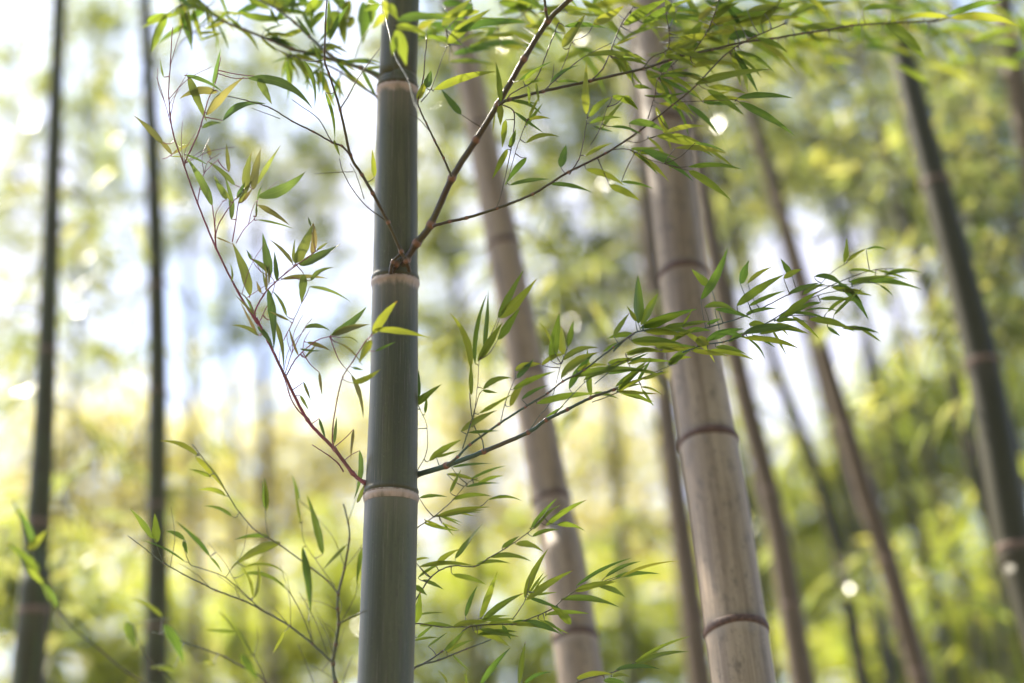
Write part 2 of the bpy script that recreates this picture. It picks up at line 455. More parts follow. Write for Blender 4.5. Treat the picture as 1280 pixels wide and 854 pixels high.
G_CULM = "bamboo culms standing in the grove"
main = make_culm("green_bamboo", [(482, 854, 71, 2.04), (489, 620, 65.5, 2.02), (492.5, 480, 60, 2.00), (494, 352, 57, 1.98), (497, 112, 50, 1.90), (501, 0, 46, 1.86)],
                 [112, 352, 620], 0.3, M_GREEN, R_PALE, "sharp smooth grey green bamboo with pale joint rings and thin leafy side branches", group=G_CULM, sides=72, ring_h=0.06, ring_out=0.05, step=0.02, extra=1.4, swell=1.35)

culm_specs = {
 "pale":  ([(930, 854, 79, 2.40), (886, 554, 72, 2.46), (854, 346, 60, 2.50), (812, 0, 52, 2.55)], [346, 554, 789], .3, M_GREY, R_DARK,
           "thick pale grey bamboo with dark brown joint rings, right beside the arching leafy branch tip"),
 "brown": ([(727, 854, 58, 2.95), (689, 626, 49, 3.0), (629, 309, 43, 3.0), (592, 120, 35, 3.0), (568, 0, 32, 3.0)], [309, 470, 626, 799], .3, M_GREY, R_DARK,
           "thick brownish grey blurred bamboo between the green bamboo and the pale grey one"),
 "behind":([(876, 854, 34, 5.0), (838, 560, 30, 5.0), (806, 250, 25, 5.0), (786, 0, 22, 5.0)], [775, 560], .35, M_TAN, R_DARK,
           "tan bamboo half hidden directly behind the thick pale grey bamboo"),
 "tan":   ([(1004, 854, 31, 4.0), (964, 628, 26, 4.0), (927, 480, 26, 4.0), (889, 300, 24, 4.0), (855, 100, 20, 4.0)], [480, 615, 758], .35, M_TAN, R_RUST,
           "slim tan bamboo next to the thick pale grey one on its right side"),
 "olive": ([(1079, 854, 20, 5.2), (1036, 640, 20, 5.2), (965, 445, 15, 5.2), (905, 240, 13, 5.2)], [700], .4, M_DARK, R_DARK,
           "thin dark olive bamboo crossing low between two tan culms"),
 "buff":  ([(1152, 854, 27, 4.2), (1077, 604, 26, 4.2), (1025, 430, 22, 4.2), (975, 260, 18, 4.2), (930, 120, 16, 4.2)], [535, 700, 840, 385], .4, M_TAN, R_RUST,
           "leaning brownish bamboo rising into the pale sky gap under the leafy branch tip"),
 "dim":   ([(1112, 854, 16, 7.0), (1045, 560, 15, 7.0), (985, 330, 12, 7.0)], [640], .5, M_DARK, R_DARK,
           "thin dim bamboo just behind the leaning brownish culm"),
 "dark":  ([(1318, 854, 50, 3.4), (1268, 678, 46, 3.4), (1222, 430, 42, 3.4), (1142, 126, 32, 3.4), (1112, 0, 29, 3.4)], [685, 455, 230], .35, M_DARK, R_RUST,
           "thick dark leaning bamboo rising from the right edge of the photo"),
 "slender":([(1298, 854, 20, 4.8), (1228, 620, 19, 4.8), (1180, 430, 16, 4.8), (1142, 312, 15, 4.8), (1077, 90, 13, 4.8)], [560, 700], .45, M_DARK, R_DARK,
           "slender dark bamboo running just left of the thick dark leaning one"),
 "thin_a":([(1192, 854, 14, 5.5), (1122, 560, 13, 5.5), (1052, 300, 11, 5.5), (1012, 150, 10, 5.5)], [650], .45, M_DARK, R_DARK,
           "thin dark bamboo leaning between the brownish culm and the slender dark one"),
 "thin_b":([(1290, 620, 13, 5.2), (1205, 330, 12, 5.2), (1135, 110, 10, 5.2)], [420], .45, M_DARK, R_DARK,
           "thin dark bamboo crossing behind the thick dark leaning one"),
 "thin_c":([(968, 854, 13, 6.0), (934, 650, 12, 6.0), (893, 440, 11, 6.0)], [700], .45, M_DARK, R_DARK,
           "thin dark stem squeezed between the thick pale bamboo and the slim tan one"),
 "corner":([(1345, 520, 40, 3.6), (1296, 230, 33, 3.6), (1253, 10, 28, 3.6)], [95, 260], .35, M_TAN, R_RUST,
           "greyish tan bamboo cutting across the top right corner"),
 "right_thin":([(1330, 480, 13, 4.6), (1255, 240, 12, 4.6), (1205, 60, 10, 4.6)], [200], .45, M_DARK, R_DARK,
           "thin dark stem between the thick dark bamboo and the corner one"),
 "low":   ([(1234, 854, 15, 8.0), (1203, 728, 14, 8.0), (1150, 520, 12, 8.0), (1110, 340, 10, 8.0)], [760], .5, M_DARK, R_DARK,
           "very thin blurred stem low down in the bright green foliage at right"),
 "left":  ([(34, 854, 40, 3.5), (43, 720, 34, 3.5), (52, 590, 28, 3.5), (59, 430, 24, 3.5), (67, 200, 20, 3.5), (74, 0, 17, 3.5)], [765, 655, 440], .4, M_MOSSY, R_RUST,
           "dark mossy bamboo at the far left edge, widening towards its foot"),
 "straight":([(194, 854, 30, 3.8), (196, 640, 25, 3.8), (197, 430, 23, 3.8), (191, 200, 20, 3.8), (181, 0, 16, 3.8)], [490, 633, 785], .4, M_MOSSY, R_RUST,
           "dark straight bamboo between the left edge one and the sharp green bamboo"),
 "faint_a":([(246, 854, 13, 9.0), (243, 600, 12, 9.0), (238, 400, 11, 9.0), (230, 150, 9, 9.0)], [700], .5, M_TAN, R_RUST,
           "faint thin blurred stem right next to the dark straight bamboo"),
 "faint_b":([(338, 854, 15, 8.5), (333, 640, 14, 8.5), (329, 460, 13, 8.5), (322, 200, 10, 8.5)], [560], .5, M_TAN, R_RUST,
           "faint yellowish stem in the bright gap left of the sharp green bamboo"),
}
bam = {}
for k, (ctrl, ny, sp, mat, rm, lab) in culm_specs.items():
    bam[k] = make_culm("bamboo", ctrl, ny, sp, mat, rm, lab, group=G_CULM, sides=40 if k in ("pale", "brown") else 24, step=0.06, ring_h=0.30 if rm is R_DARK else 0.24, ring_out=0.055, swell=.4)

# ------------------------------------------------------------------ sharp branches and leaves
def culm_depth(y):
    S = main["S"]; _, py, dp = project(S)
    o = np.argsort(py); return float(np.interp(y, py[o], dp[o]))

class Zone:
    def __init__(s, ox, oy, k): s.ox, s.oy, s.k = ox, oy, k
    def __call__(s, x, y): return (s.ox + x / s.k, s.oy + y / s.k)
A = Zone(160, 0, 3.368); D4 = Zone(160, 200, 3.368); E5 = Zone(480, 270, 2.44); F6 = Zone(740, 270, 3.048)
H7 = Zone(160, 400, 3.368); J8 = Zone(160, 600, 3.363); K9 = Zone(480, 560, 2.905); B2 = Zone(480, 0, 3.368); C3 = Zone(780, 0, 3.368)
P7 = Zone(560, 80, 2.136); LL = Zone(0, 430, 2.015); Q4 = Zone(860, 0, 1.986)
T1 = Zone(180, 0, 4.267); T2 = Zone(440, 0, 4.267); T3 = Zone(700, 0, 4.267); T4 = Zone(980, 0, 4.267)
PX = Zone(0, 0, 1)

class Group:
    """one side branch of the sharp bamboo: traced twigs and leaves, each point with its own depth"""
    def __init__(s, tmat, lmat=None, dep=0.0):
        s.tw = Mesh(); s.lv = Mesh(); s.tmat = tmat; s.lmat = lmat or L_FRESH; s.pts = []; s.dep = dep
    def twig(s, z, pts, d0, d1=None, w0=4.0, w1=2.0, knots=True, sides=8):
        """pts in zone units, widths in photo pixels, d depths along the view axis"""
        d1 = d0 if d1 is None else d1
        n = len(pts)
        q = [z(*p[:2]) for p in pts]
        L = np.concatenate([[0], np.cumsum([math.dist(q[i], q[i + 1]) for i in range(n - 1)])]); L /= L[-1]
        P = [at(x, y, d0 + (d1 - d0) * l + (rng.normal(0, 0.004) if 0 < i < n - 1 else 0)) for i, ((x, y), l) in enumerate(zip(q, L))]
        S, par = catmull(P, 9)
        S = S + rng.normal(0, 0.00016, S.shape)
        ll = np.interp(par, np.arange(n), L)
        dd = d0 + (d1 - d0) * ll
        R = 0.58 * (w0 + (w1 - w0) * ll) * dd / FPX
        node = np.zeros(len(S))
        if knots:
            arc = np.concatenate([[0], np.cumsum(np.linalg.norm(np.diff(S, axis=0), axis=1))])
            for i in range(1, n - 1):
                a = arc[i * 9]
                g_ = np.exp(-((arc - a) / (R[i * 9] * 1.5 + 1e-4)) ** 2)
                node = np.maximum(node, g_)
            # finer samples round the joints
            fs = np.unique(np.concatenate([arc] + [arc[i * 9] + np.array([-2.4, -1.6, -1.1, -.7, -.35, .35, .7, 1.1, 1.6, 2.4]) * R[i * 9] for i in range(1, n - 1)]))
            fs = fs[(fs >= 0) & (fs <= arc[-1])]; fs = fs[np.concatenate([[True], np.diff(fs) > 1e-5])]
            S = np.stack([np.interp(fs, arc, S[:, k]) for k in range(3)], 1)
            R = np.interp(fs, arc, R)
            node = np.zeros(len(fs))
            for i in range(1, n - 1):
                node = np.maximum(node, np.exp(-((fs - arc[i * 9]) / (np.interp(arc[i * 9], fs, R) * 1.1 + 1e-4)) ** 2))
            R = R * (1 + 0.42 * node)
            dd = np.interp(fs, arc, dd)
        nb = s.tw.n
        tube(s.tw, S, R, sides)
        nv = np.concatenate([np.repeat(node, sides), [0, 0]])
        s.tw.A.setdefault("node", []).append(nv)
        x_, y_, d_ = project(S)
        s.pts.append(np.stack([x_, y_, d_], 1))
    def near(s, x, y):
        P = np.vstack(s.pts)
        i = int(np.argmin((P[:, 0] - x) ** 2 + (P[:, 1] - y) ** 2))
        return P[i], math.hypot(P[i, 0] - x, P[i, 1] - y)
    def leaf(s, z, bx, by, tx, ty, w, bend=0.0, d=None, roll=None, rnd=None, maxst=60):
        x0, y0 = z(bx, by); x1, y1 = z(tx, ty); w = w / z.k
        q, dist = s.near(x0, y0)
        if d is None: d = q[2] + rng.normal(0, 0.006) * min(1, dist / 12)
        if 1.0 < dist < maxst:
            mid = ((q[0] + x0) / 2 + rng.normal(0, 1.2), (q[1] + y0) / 2 + rng.normal(0, 1.2) + dist * .06)
            cp = [at(q[0], q[1], q[2]), at(mid[0], mid[1], (q[2] + d) / 2), at(x0, y0, d)]
            S, _ = catmull(cp, 5)
            R = np.linspace(0.75, 0.45, len(S)) * d / FPX
            tube(s.tw, S, R, 5); s.tw.A.setdefault("node", []).append(np.zeros(len(S) * 5 + 2))
        L = math.hypot(x1 - x0, y1 - y0)
        tilt = rng.normal(0, 0.16)
        dt = d + tilt * L * d / FPX
        b3, t3 = at(x0, y0, d), at(x1, y1, dt)
        e = t3 - b3; ln = np.linalg.norm(e); e /= ln
        m_ = b3 + (t3 - b3) * .5
        f = m_ - CAM; f /= np.linalg.norm(f)
        side = np.cross(e, f); side /= np.linalg.norm(side)
        if side @ UPV < 0: side = -side
        if abs(side @ UPV) < 0.15 and side[0] < 0: side = -side
        nrm = np.cross(e, side); nrm /= np.linalg.norm(nrm)
        if roll is None: roll = rng.uniform(-0.75, 0.75)
        wd = side * math.cos(roll) + nrm * math.sin(roll)
        nn = np.cross(e, wd)
        W = w * d / FPX / max(0.75, abs(math.cos(roll))) * 0.78 * rng.uniform(.82, 1.12)
        r_ = rng.uniform(0, 0.93) if rnd is None else rnd
        nt = 14; sv = np.array([-1, -.55, 0, .55, 1.0])
        tt = np.linspace(0, 1, nt + 1)
        prof = np.clip(np.sin(np.pi * tt ** 0.70), 0, 1) ** 0.85 * (1 - 0.30 * tt)
        prof = prof / prof.max(); prof[0] = 0.10; prof[-1] = 0.0
        prof[-2] = min(prof[-2], 0.16); prof[-3] = min(prof[-3], 0.36)
        sag = 4 * tt * (1 - tt) * bend * ln
        twist = rng.normal(0, 0.35) * (tt - .3)
        curl = rng.normal(0, 0.10) * ln * tt ** 2
        fold = rng.uniform(0.12, 0.42)
        wav = rng.uniform(0, 6.28); wk = rng.uniform(7, 14)
        V = []; 
        for i, q_ in enumerate(tt):
            c = b3 + e * ln * q_ + side * sag[i] + nn * curl[i]
            wdi = wd * math.cos(twist[i]) + nn * math.sin(twist[i]); ni = np.cross(e, wdi)
            for s_ in sv:
                edge = 1 + 0.05 * math.sin(wk * q_ * 2 + wav + (1.3 if s_ > 0 else 0))
                V.append(c + wdi * (0.5 * W * prof[i] * s_ * edge) + ni * (abs(s_) * fold * 0.5 * W * prof[i] + 0.05 * W * s_ * math.sin(wk * q_ + wav) * prof[i]))
        F = []
        for i in range(nt):
            for k in range(4):
                a = i * 5 + k; F.append([a, a + 1, a + 6, a + 5])
        s.lv.add(V, F, rnd=np.full(len(V), r_), tt=np.repeat(tt, 5), ss=np.tile(sv, nt + 1))
    def leaves(s, z, rows, **kw):
        for r in rows:
            s.leaf(z, *r[:5], *(r[5:6]), **kw)
    def sprout(s, n, box, ang, d_off=0.0, L=(26, 58), jit=.45, ratio=(.11, .19), k=3, **kw):
        """extra narrow leaves in little fans at points of this branch's own twigs"""
        P = np.vstack(s.pts)
        P = P[(P[:, 0] > box[0]) & (P[:, 0] < box[2]) & (P[:, 1] > box[1]) & (P[:, 1] < box[3])]
        for _ in range(n):
            q = P[rng.integers(len(P))]; a0 = ang + rng.normal(0, jit)
            for _k in range(rng.integers(1, k + 1)):
                a = a0 + rng.normal(0, .35); l = rng.uniform(*L); o = rng.uniform(2, 14); b_ = a0 + rng.normal(0, .3)
                x, y = q[0] + o * math.cos(b_), q[1] + o * math.sin(b_)
                s.leaf(PX, x, y, x + l * math.cos(a), y + l * math.sin(a), l * rng.uniform(*ratio), rng.uniform(-.02, .10), d=q[2] + d_off + rng.normal(0, .012), **kw)
    def build(s, root):
        b = s.tw.build("branch", s.tmat, root)
        s.lv.build("foliage", s.lmat, b)

def cd_(x, y): return culm_depth(y)
# --- branch from the left of the lower joint: purple, sweeping up and left
d6 = culm_depth(600); d3 = culm_depth(345)
g1 = Group(T_PURPLE, L_PINK)
g1.twig(H7, [(1040, 705), (995, 685), (945, 645), (870, 545), (755, 420), (660, 235), (590, 90), (540, -10)], d6, 2.13, 4.4, 2.6)
g1.twig(D4, [(545, 690), (460, 550), (370, 370), (292, 180), (235, 20), (190, -112), (172, -260), (178, -400), (188, -560)], 2.13, 2.16, 2.6, 1.0)
g1.twig(H7, [(755, 420), (710, 372), (682, 320), (655, 235), (610, 130)], 2.13, 2.12, 1.6, .9)
g1.twig(H7, [(908, 640), (885, 605), (850, 575), (775, 525)], d6, d6, 1.8, 1.0)
g1.twig(H7, [(668, 232), (710, 160), (790, 90), (850, 70)], 2.13, 2.10, 1.6, 1.0)
g1.twig(H7, [(662, 225), (690, 140), (740, 40), (775, -5)], 2.13, 2.15, 1.0, .7)
g1.twig(D4, [(370, 370), (368, 320), (365, 275), (355, 190)], 2.14, 2.13, 2.0, 1.1)
g1.twig(D4, [(365, 330), (385, 265), (440, 180), (500, 110), (530, 60)], 2.14, 2.15, 1.3, .8)
g1.twig(D4, [(440, 345), (455, 250), (465, 180), (480, 130)], 2.14, 2.15, 1.4, .8)
g1.twig(D4, [(455, 350), (490, 290), (535, 240), (545, 170)], 2.15, 2.16, 1.0, .6)
g1.twig(D4, [(545, 690), (535, 640), (570, 570), (620, 515), (700, 450), (790, 385)], 2.13, 2.11, 2.0, 1.2)
g1.twig(D4, [(535, 680), (515, 600), (460, 550)], 2.13, 2.12, 1.2, .8)
g1.twig(D4, [(550, 690), (600, 580), (615, 510), (560, 470), (545, 440)], 2.13, 2.14, 1.1, .7)
g1.twig(D4, [(655, 760), (690, 690), (730, 605)], 2.12, 2.11, 1.0, .8)
g1.twig(D4, [(235, 20), (300, -125), (335, -245), (370, -330), (392, -440)], 2.15, 2.16, 1.8, .7)
g1.twig(D4, [(292, 180), (320, 60), (385, -5)], 2.15, 2.14, 1.2, .7)
g1.twig(D4, [(190, -112), (150, -260), (120, -350)], 2.16, 2.17, .9, .6)
g1.twig(D4, [(205, -40), (165, -10), (145, -5)], 2.16, 2.14, 1.0, .8)
g1.twig(H7, [(660, 235), (640, 190), (640, 120)], 2.13, 2.12, .9, .6)
P0 = np.vstack(g1.pts)
for _ in range(22):
    P = P0; P = P[(P[:, 0] < 440) & (P[:, 1] < 560)]
    q = P[rng.integers(len(P))]; a = rng.normal(-1.35, .55); l = rng.uniform(20, 75)
    g1.twig(PX, [(q[0], q[1]), (q[0] + l * .5 * math.cos(a) + rng.normal(0, 2), q[1] + l * .5 * math.sin(a)), (q[0] + l * math.cos(a + .15), q[1] + l * math.sin(a + .15))], q[2], q[2] + rng.normal(0, .03), .9, .5, knots=False, sides=5)
g1.leaves(H7, [(745, 33, 855, 40, 25, .1), (855, 65, 1010, -195 + 200 - 5 - 0 - 0 - 0 - 55 + 0, 50, -.05), (860, 65, 1020, 20, 34, .04), (755, 95, 855, 130, 22, .04), (895, 75, 975, 105, 9, .18), (885, 95, 985, 200, 13, .1),
    (740, 262, 772, 340, 14), (805, 220, 815, 320, 18), (725, 318, 760, 380, 16), (805, 415, 835, 510, 20), (940, 230, 985, 420, 26, .06), (868, 520, 880, 400, 20),
    (950, 460, 925, 590, 15), (975, 550, 955, 760, 26, .06), (965, 770, 998, 690, 24)])
g1.leaves(D4, [(515, 572, 435, 345, 55, .04), (600, 482, 505, 412, 26, .06), (520, 420, 498, 378, 18), (602, 482, 565, 308, 45), (628, 510, 615, 385, 30), (695, 437, 595, 335, 24, .05), (700, 432, 697, 330, 22),
    (703, 435, 782, 268, 54), (775, 400, 785, 262, 32, .05), (770, 280, 757, 238, 10), (722, 442, 898, 348, 45, -.05), (795, 380, 842, 345, 16), (648, 502, 842, 498, 26, .05), (768, 508, 866, 452, 30, .12),
    (740, 482, 730, 605, 40), (765, 533, 938, 600, 20, .08), (548, 190, 672, 280, 30, .06), (545, 252, 702, 290, 12, .03), (545, 735, 455, 612, 18, .04), (550, 742, 433, 690, 24, .1), (560, 560, 540, 510, 20),
    (545, 700, 620, 800, 28, .05), (355, 192, 245, -10, 46, .04), (430, 170, 365, 75, 24), (435, 250, 412, 75, 28, .05), (465, 185, 520, 85, 26), (475, 182, 528, 118, 20), (540, 240, 538, 172, 13),
    (590, 545, 618, 800, 42, .04), (615, 670, 655, 885, 28, .06), (495, 125, 522, -30, 46, .05), (528, 125, 565, -45, 52, .03), (540, 105, 635, -75, 28), (545, 155, 755, 55, 52, -.08), (330, -125 + 250, 330, 120, 2)])
g1.leaves(A, [(145, 602, 22, 490, 38, .06), (185, 650, 95, 565, 22, .05), (450, 780, 330, 675, 26, .04), (425, 725, 410, 602, 24), (415, 842, 362, 738, 28), (345, 655, 335, 610, 24), (330, 485, 502, 330, 46, .06),
    (507, 330, 785, 462, 52, .14), (400, 508, 580, 432, 34, .14), (545, 322, 607, 443, 42), (375, 388, 215, 418, 44, .12), (240, 318, 397, 392, 24, .08), (255, 322, 325, 512, 42), (313, 538, 397, 518, 26, .1),
    (358, 360, 390, 205, 20), (150, 325, 130, 250, 10), (460, 835, 495, 765, 22)])
g1.sprout(10, (200, 60, 400, 480), -1.3, jit=.7, L=(14, 40), k=3)
g1.build(main["root"])

# --- small twig of olive yellow leaves hanging in front of the culm
g10 = Group(T_PURPLE)
g10.twig(H7, [(1000, 690), (930, 625), (870, 545), (862, 460), (882, 330), (905, 240), (945, 175), (1000, 90), (1020, 70)], d6 - .02, 2.05, 1.9, 1.2)
g10.leaves(H7, [(1030, 60, 1132, -82, 54, .04), (1038, 40, 1275, 88, 40, .06), (1025, 85, 975, 182, 50, .05)], d=2.03, rnd=.86, roll=.25)
g10.leaves(H7, [(945, 266, 1065, 205, 40, -.06)], d=2.04, rnd=.84, roll=.1)
g10.leaves(H7, [(1040, 132, 1130, 90, 15), (945, 200, 1000, 212, 14)], d=2.05, rnd=.1)
g10.build(main["root"])

# --- branch on the face of the middle joint, rising up and left, with its long drooping side twig
g2 = Group(T_BROWN)
df = d3 - 0.045
g2.twig(D4, [(1185, 470), (1172, 425), (1150, 385), (1095, 262), (1030, 140), (985, 62), (937, -20), (893, -212), (845, -365), (828, -425), (832, -575), (838, -690)], df, 2.12, 4.6, 1.5)
g2.twig(D4, [(1105, 475), (1115, 430), (1150, 392)], df, df - .004, 5.0, 3.0)
g2.twig(D4, [(1095, 262), (1010, 200), (950, 130), (905, 50), (890, -5)], df, 2.13, 1.4, .8)
g2.twig(D4, [(995, 165), (960, 60), (935, 15)], 2.13, 2.12, 1.1, .7)
g2.twig(D4, [(950, 50), (880, 52), (785, 58)], 2.12, 2.11, .9, .5)
g2.twig(A, [(937, 655), (900, 615), (860, 600), (780, 555), (690, 510), (600, 455), (505, 425), (420, 405)], 2.12, 2.14, 2.4, 1.0)
g2.twig(A, [(860, 600), (800, 500), (740, 455), (690, 420)], 2.12, 2.13, 1.3, .7)
g2.twig(A, [(893, 460), (930, 400), (960, 345), (1010, 270), (1060, 205)], 2.12, 2.06, 1.6, .9)
g2.twig(A, [(640, 500), (560, 470), (520, 455)], 2.13, 2.14, .9, .6)
g2.leaves(A, [(740, 255, 788, 462, 24, .1), (830, 390, 872, 592, 18, .06), (868, 590, 892, 662, 16), (1038, 745, 1028, 628, 26)])
g2.build(main["root"])

# --- upper joint: long arching twigs going left, soft and slightly behind the focus
d1_ = culm_depth(105)
g3 = Group(T_OLIVE)
g3.twig(A, [(1090, 345), (1060, 328), (980, 286), (890, 262), (800, 232), (690, 207), (600, 170), (490, 125), (400, 88), (330, 30), (280, -20)], d1_, 2.46, 4.6, 2.0)
g3.twig(A, [(890, 262), (830, 215), (765, 155), (700, 95), (630, 40), (530, -10)], 2.36, 2.46, 4.0, 2.0)
g3.twig(A, [(1075, 425), (1050, 408), (950, 342), (880, 295), (800, 262), (730, 247), (640, 215), (560, 160)], d1_, 2.42, 2.6, 1.0)
g3.twig(A, [(400, 88), (340, 95), (270, 140), (215, 190), (180, 260)], 2.46, 2.44, 1.4, .7)
g3.twig(A, [(395, 85), (300, 40), (230, 20), (160, 60)], 2.46, 2.44, 1.6, .9)
g3.leaves(A, [(330, 30, 240, 112, 44, .03), (245, 108, 125, 197, 28, .05), (190, 55, 62, 128, 38, .05), (160, 62, 108, 228, 44, .04), (80, 92, 160, 52, 24, .08), (300, 0, 165, 75, 50, .05),
    (560, -8, 700, 65, 44, .04), (470, 50, 690, 88, 38, -.04), (690, 207, 560, 110, 30), (640, 150, 760, 120, 26), (740, 60, 790, 160, 28), (600, 40, 640, 110, 24), (420, 50, 330, 120, 20),
    (770, 160, 700, 60, 22), (480, 120, 400, 55, 22), (560, 160, 640, 225, 14), (420, 95, 520, 150, 14), (830, 50, 760, 130, 40, .05), (800, -10, 730, 70, 46), (845, 0, 850, 160, 26), (700, -20, 690, 60, 30), (640, -30, 720, 40, 40),
    (250, -15, 330, 40, 40), (200, -30, 270, 30, 40), (380, -30, 430, 70, 22)], maxst=25)
g3.sprout(34, (190, -20, 450, 90), .7, jit=.9, L=(24, 54), k=3)
g3.build(main["root"])

# --- thick brown branch from the middle joint up to the right, with its leafy side twigs
g4 = Group(T_BROWN)
dm = d3 - 0.025
g4.twig(PX, [(492, 350), (507, 326), (521, 304), (538.6, 280.5), (565, 222.7), (595, 175), (622.5, 130.5), (655, 74), (685, 26.5), (713, -2), (760, -55)], dm, 2.22, 7.8, 5.0, sides=12)
g4.twig(PX, [(488, 345), (495, 330), (505, 322)], dm - .01, dm - .012, 7, 5)
g4.twig(PX, [(623, 131), (637, 124.5), (679, 114.3), (738, 101), (803.6, 86), (836, 75.7), (860, 68), (890, 62), (928.5, 53), (964, 48.5), (1002, 42), (1032, 38), (1065, 32), (1106, 29), (1160, 27)], 2.2, 2.42, 3.6, 1.6)
g4.twig(PX, [(541, 283), (562, 277), (583, 272.5), (621, 260.5), (665.5, 243), (710, 215.5), (756.5, 192), (799, 164), (841, 131), (869, 108), (905, 70), (935, 50), (980, 30)], 2.2, 2.28, 3.4, 1.3)
g4.twig(B2, [(285, 745), (250, 665), (212, 590), (178, 520), (150, 460), (143, 420), (165, 330), (172, 250), (180, 170)], 2.19, 2.16, 2.6, 1.0)
g4.twig(B2, [(155, 430), (200, 370), (250, 230), (270, 190)], 2.16, 2.17, 1.2, .7)
g4.twig(B2, [(190, 550), (150, 505), (110, 480)], 2.17, 2.15, 1.0, .7)
g4.twig(PX, [(685, 26), (682, 12), (680, -10)], 2.22, 2.21, 3.4, 2.6)
g4.twig(B2, [(735, 95), (690, 210), (640, 330), (570, 375), (530, 400), (515, 425)], 2.22, 2.2, 1.4, 1.2)
g4.twig(B2, [(495, 440), (545, 470), (545, 560), (520, 700), (490, 830), (470, 880)], 2.2, 2.17, 1.6, .7)
g4.twig(B2, [(600, 510), (560, 620), (540, 690), (515, 780)], 2.19, 2.18, .9, .6)
g4.twig(B2, [(670, 385), (730, 330), (800, 270), (860, 230), (960, 180)], 2.21, 2.24, 1.4, .7)
g4.twig(B2, [(690, 375), (710, 320), (715, 270)], 2.21, 2.21, 1.0, .6)
g4.twig(B2, [(735, 320), (770, 240), (790, 180), (830, 160)], 2.22, 2.21, 1.0, .6)
g4.twig(B2, [(870, 340), (920, 290), (960, 200), (1000, 100), (1050, 30)], 2.23, 2.26, 1.6, .9)
g4.twig(B2, [(1090, 290), (1130, 240), (1195, 205), (1200, 120)], 2.25, 2.24, 1.4, .8)
g4.twig(B2, [(780, 735), (820, 670), (840, 590), (855, 500)], 2.21, 2.2, 1.5, .8)
g4.twig(B2, [(870, 610), (910, 540), (940, 450)], 2.22, 2.2, .9, .6)
g4.twig(B2, [(960, 630), (1030, 630), (1110, 670), (1180, 690)], 2.22, 2.2, 1.2, .6)
g4.twig(C3, [(230, 430), (330, 425), (470, 420)], 2.24, 2.2, 1.0, .6)
g4.twig(C3, [(370, 210), (420, 205), (480, 195)], 2.27, 2.25, 1.0, .6)
g4.twig(C3, [(0, 590), (60, 600), (110, 580)], 2.23, 2.22, 1.0, .6)
g4.twig(C3, [(280, 240), (340, 150), (370, 90), (400, 0)], 2.28, 2.24, 1.2, .8)
g4.twig(C3, [(100, 500), (130, 400), (145, 330), (230, 250)], 2.24, 2.23, 1.1, .7)
g4.leaves(B2, [(492, 430, 470, 258, 36, .02), (490, 440, 492, 530, 34), (512, 505, 497, 625, 34), (530, 622, 556, 543, 28), (520, 628, 455, 755, 38), (600, 665, 512, 785, 36, .04), (603, 505, 702, 502, 22, .1),
    (597, 602, 745, 582, 28, .14), (745, 705, 765, 605, 42), (852, 480, 854, 255, 38), (865, 492, 962, 408, 34, .08), (962, 404, 1072, 467, 32, .12), (850, 235, 1108, 260, 32, .08), (590, 355, 682, 340, 14, .05),
    (325, 482, 238, 373, 38), (210, 378, 470, 295, 42, .05), (140, 420, 185, 330, 34), (180, 370, 205, 300, 44), (850, 712, 1012, 780, 36, .06), (950, 780, 1078, 852, 42, .05), (1000, 765, 1135, 788, 20, .04),
    (530, 780, 702, 770, 22, .06), (700, 775, 882, 817, 28, .06), (752, 200, 855, 68, 52), (880, 105, 1012, 24, 46, -.03), (760, 112, 942, 118, 26, .06), (1010, 105, 1192, 0, 52, .05), (1088, 98, 1280, 18, 32, .06), (1185, 0, 1235, 95, 40)])
g4.leaves(C3, [(22, 518, 172, 556, 36, .1), (138, 572, 382, 660, 44, .08), (172, 560, 345, 540, 32, .08), (75, 632, 292, 762, 46, .05), (272, 718, 452, 846, 40, .04), (215, 625, 432, 655, 30, .05), (270, 702, 497, 700, 28, .06),
    (300, 602, 432, 650, 18, .06), (300, 350, 500, 700, 2), (485, 430, 720, 572, 42, .03), (350, 378, 512, 484, 40, .03), (480, 412, 715, 412, 30, .05), (302, 352, 620, 292, 38, .03), (355, 365, 520, 395, 32, .05),
    (325, 322, 95, 328, 30, .05), (40, 362, 122, 382, 26, .08), (85, 402, 292, 398, 18, -.03), (0, 405, 62, 465, 30), (0, 228, 97, 262, 24, .06), (145, 300, 205, 255, 38), (560, 160, 688, 228, 32, .08),
    (210, 560, 490, 712, 26, .04), (300, 270, 480, 275, 30, .06)])
g4.leaves(T4, [(540, 122, 762, 325, 90, .05), (880, 95, 570, 120, 44, .08), (890, 95, 1275, 150, 66, .08), (880, 75, 1180, 20, 44, .06), (420, 50, 680, 45, 36, .06), (360, 160, 60, 130, 60, .03)], d=2.40)
g4.leaves(T3, [(740, 110, 835, 15, 44), (760, 150, 1005, 88, 44, .06), (700, 195, 765, 108, 60), (870, 135, 1175, 62, 62, .05), (930, 135, 1290, 100, 66, .04), (1070, 125, 1192, -8, 62), (900, 205, 1062, 190, 58, .08), (600, 275, 745, 195, 60, .05),
    (620, 322, 735, 228, 60, .04), (340, 130, 575, -5, 52, .05), (440, 122, 725, -5, 36, .06), (700, 360, 965, 345, 40, .07), (1050, 212, 1213, 292, 45, .08), (960, 130, 880, 20, 40), (800, 110, 960, 10, 50, .05), (1000, 60, 1200, 60, 40, .08),
    (840, 60, 930, -10, 50), (1090, 70, 1290, 20, 46, .05), (620, 60, 760, 70, 24, .08)], d=2.34)
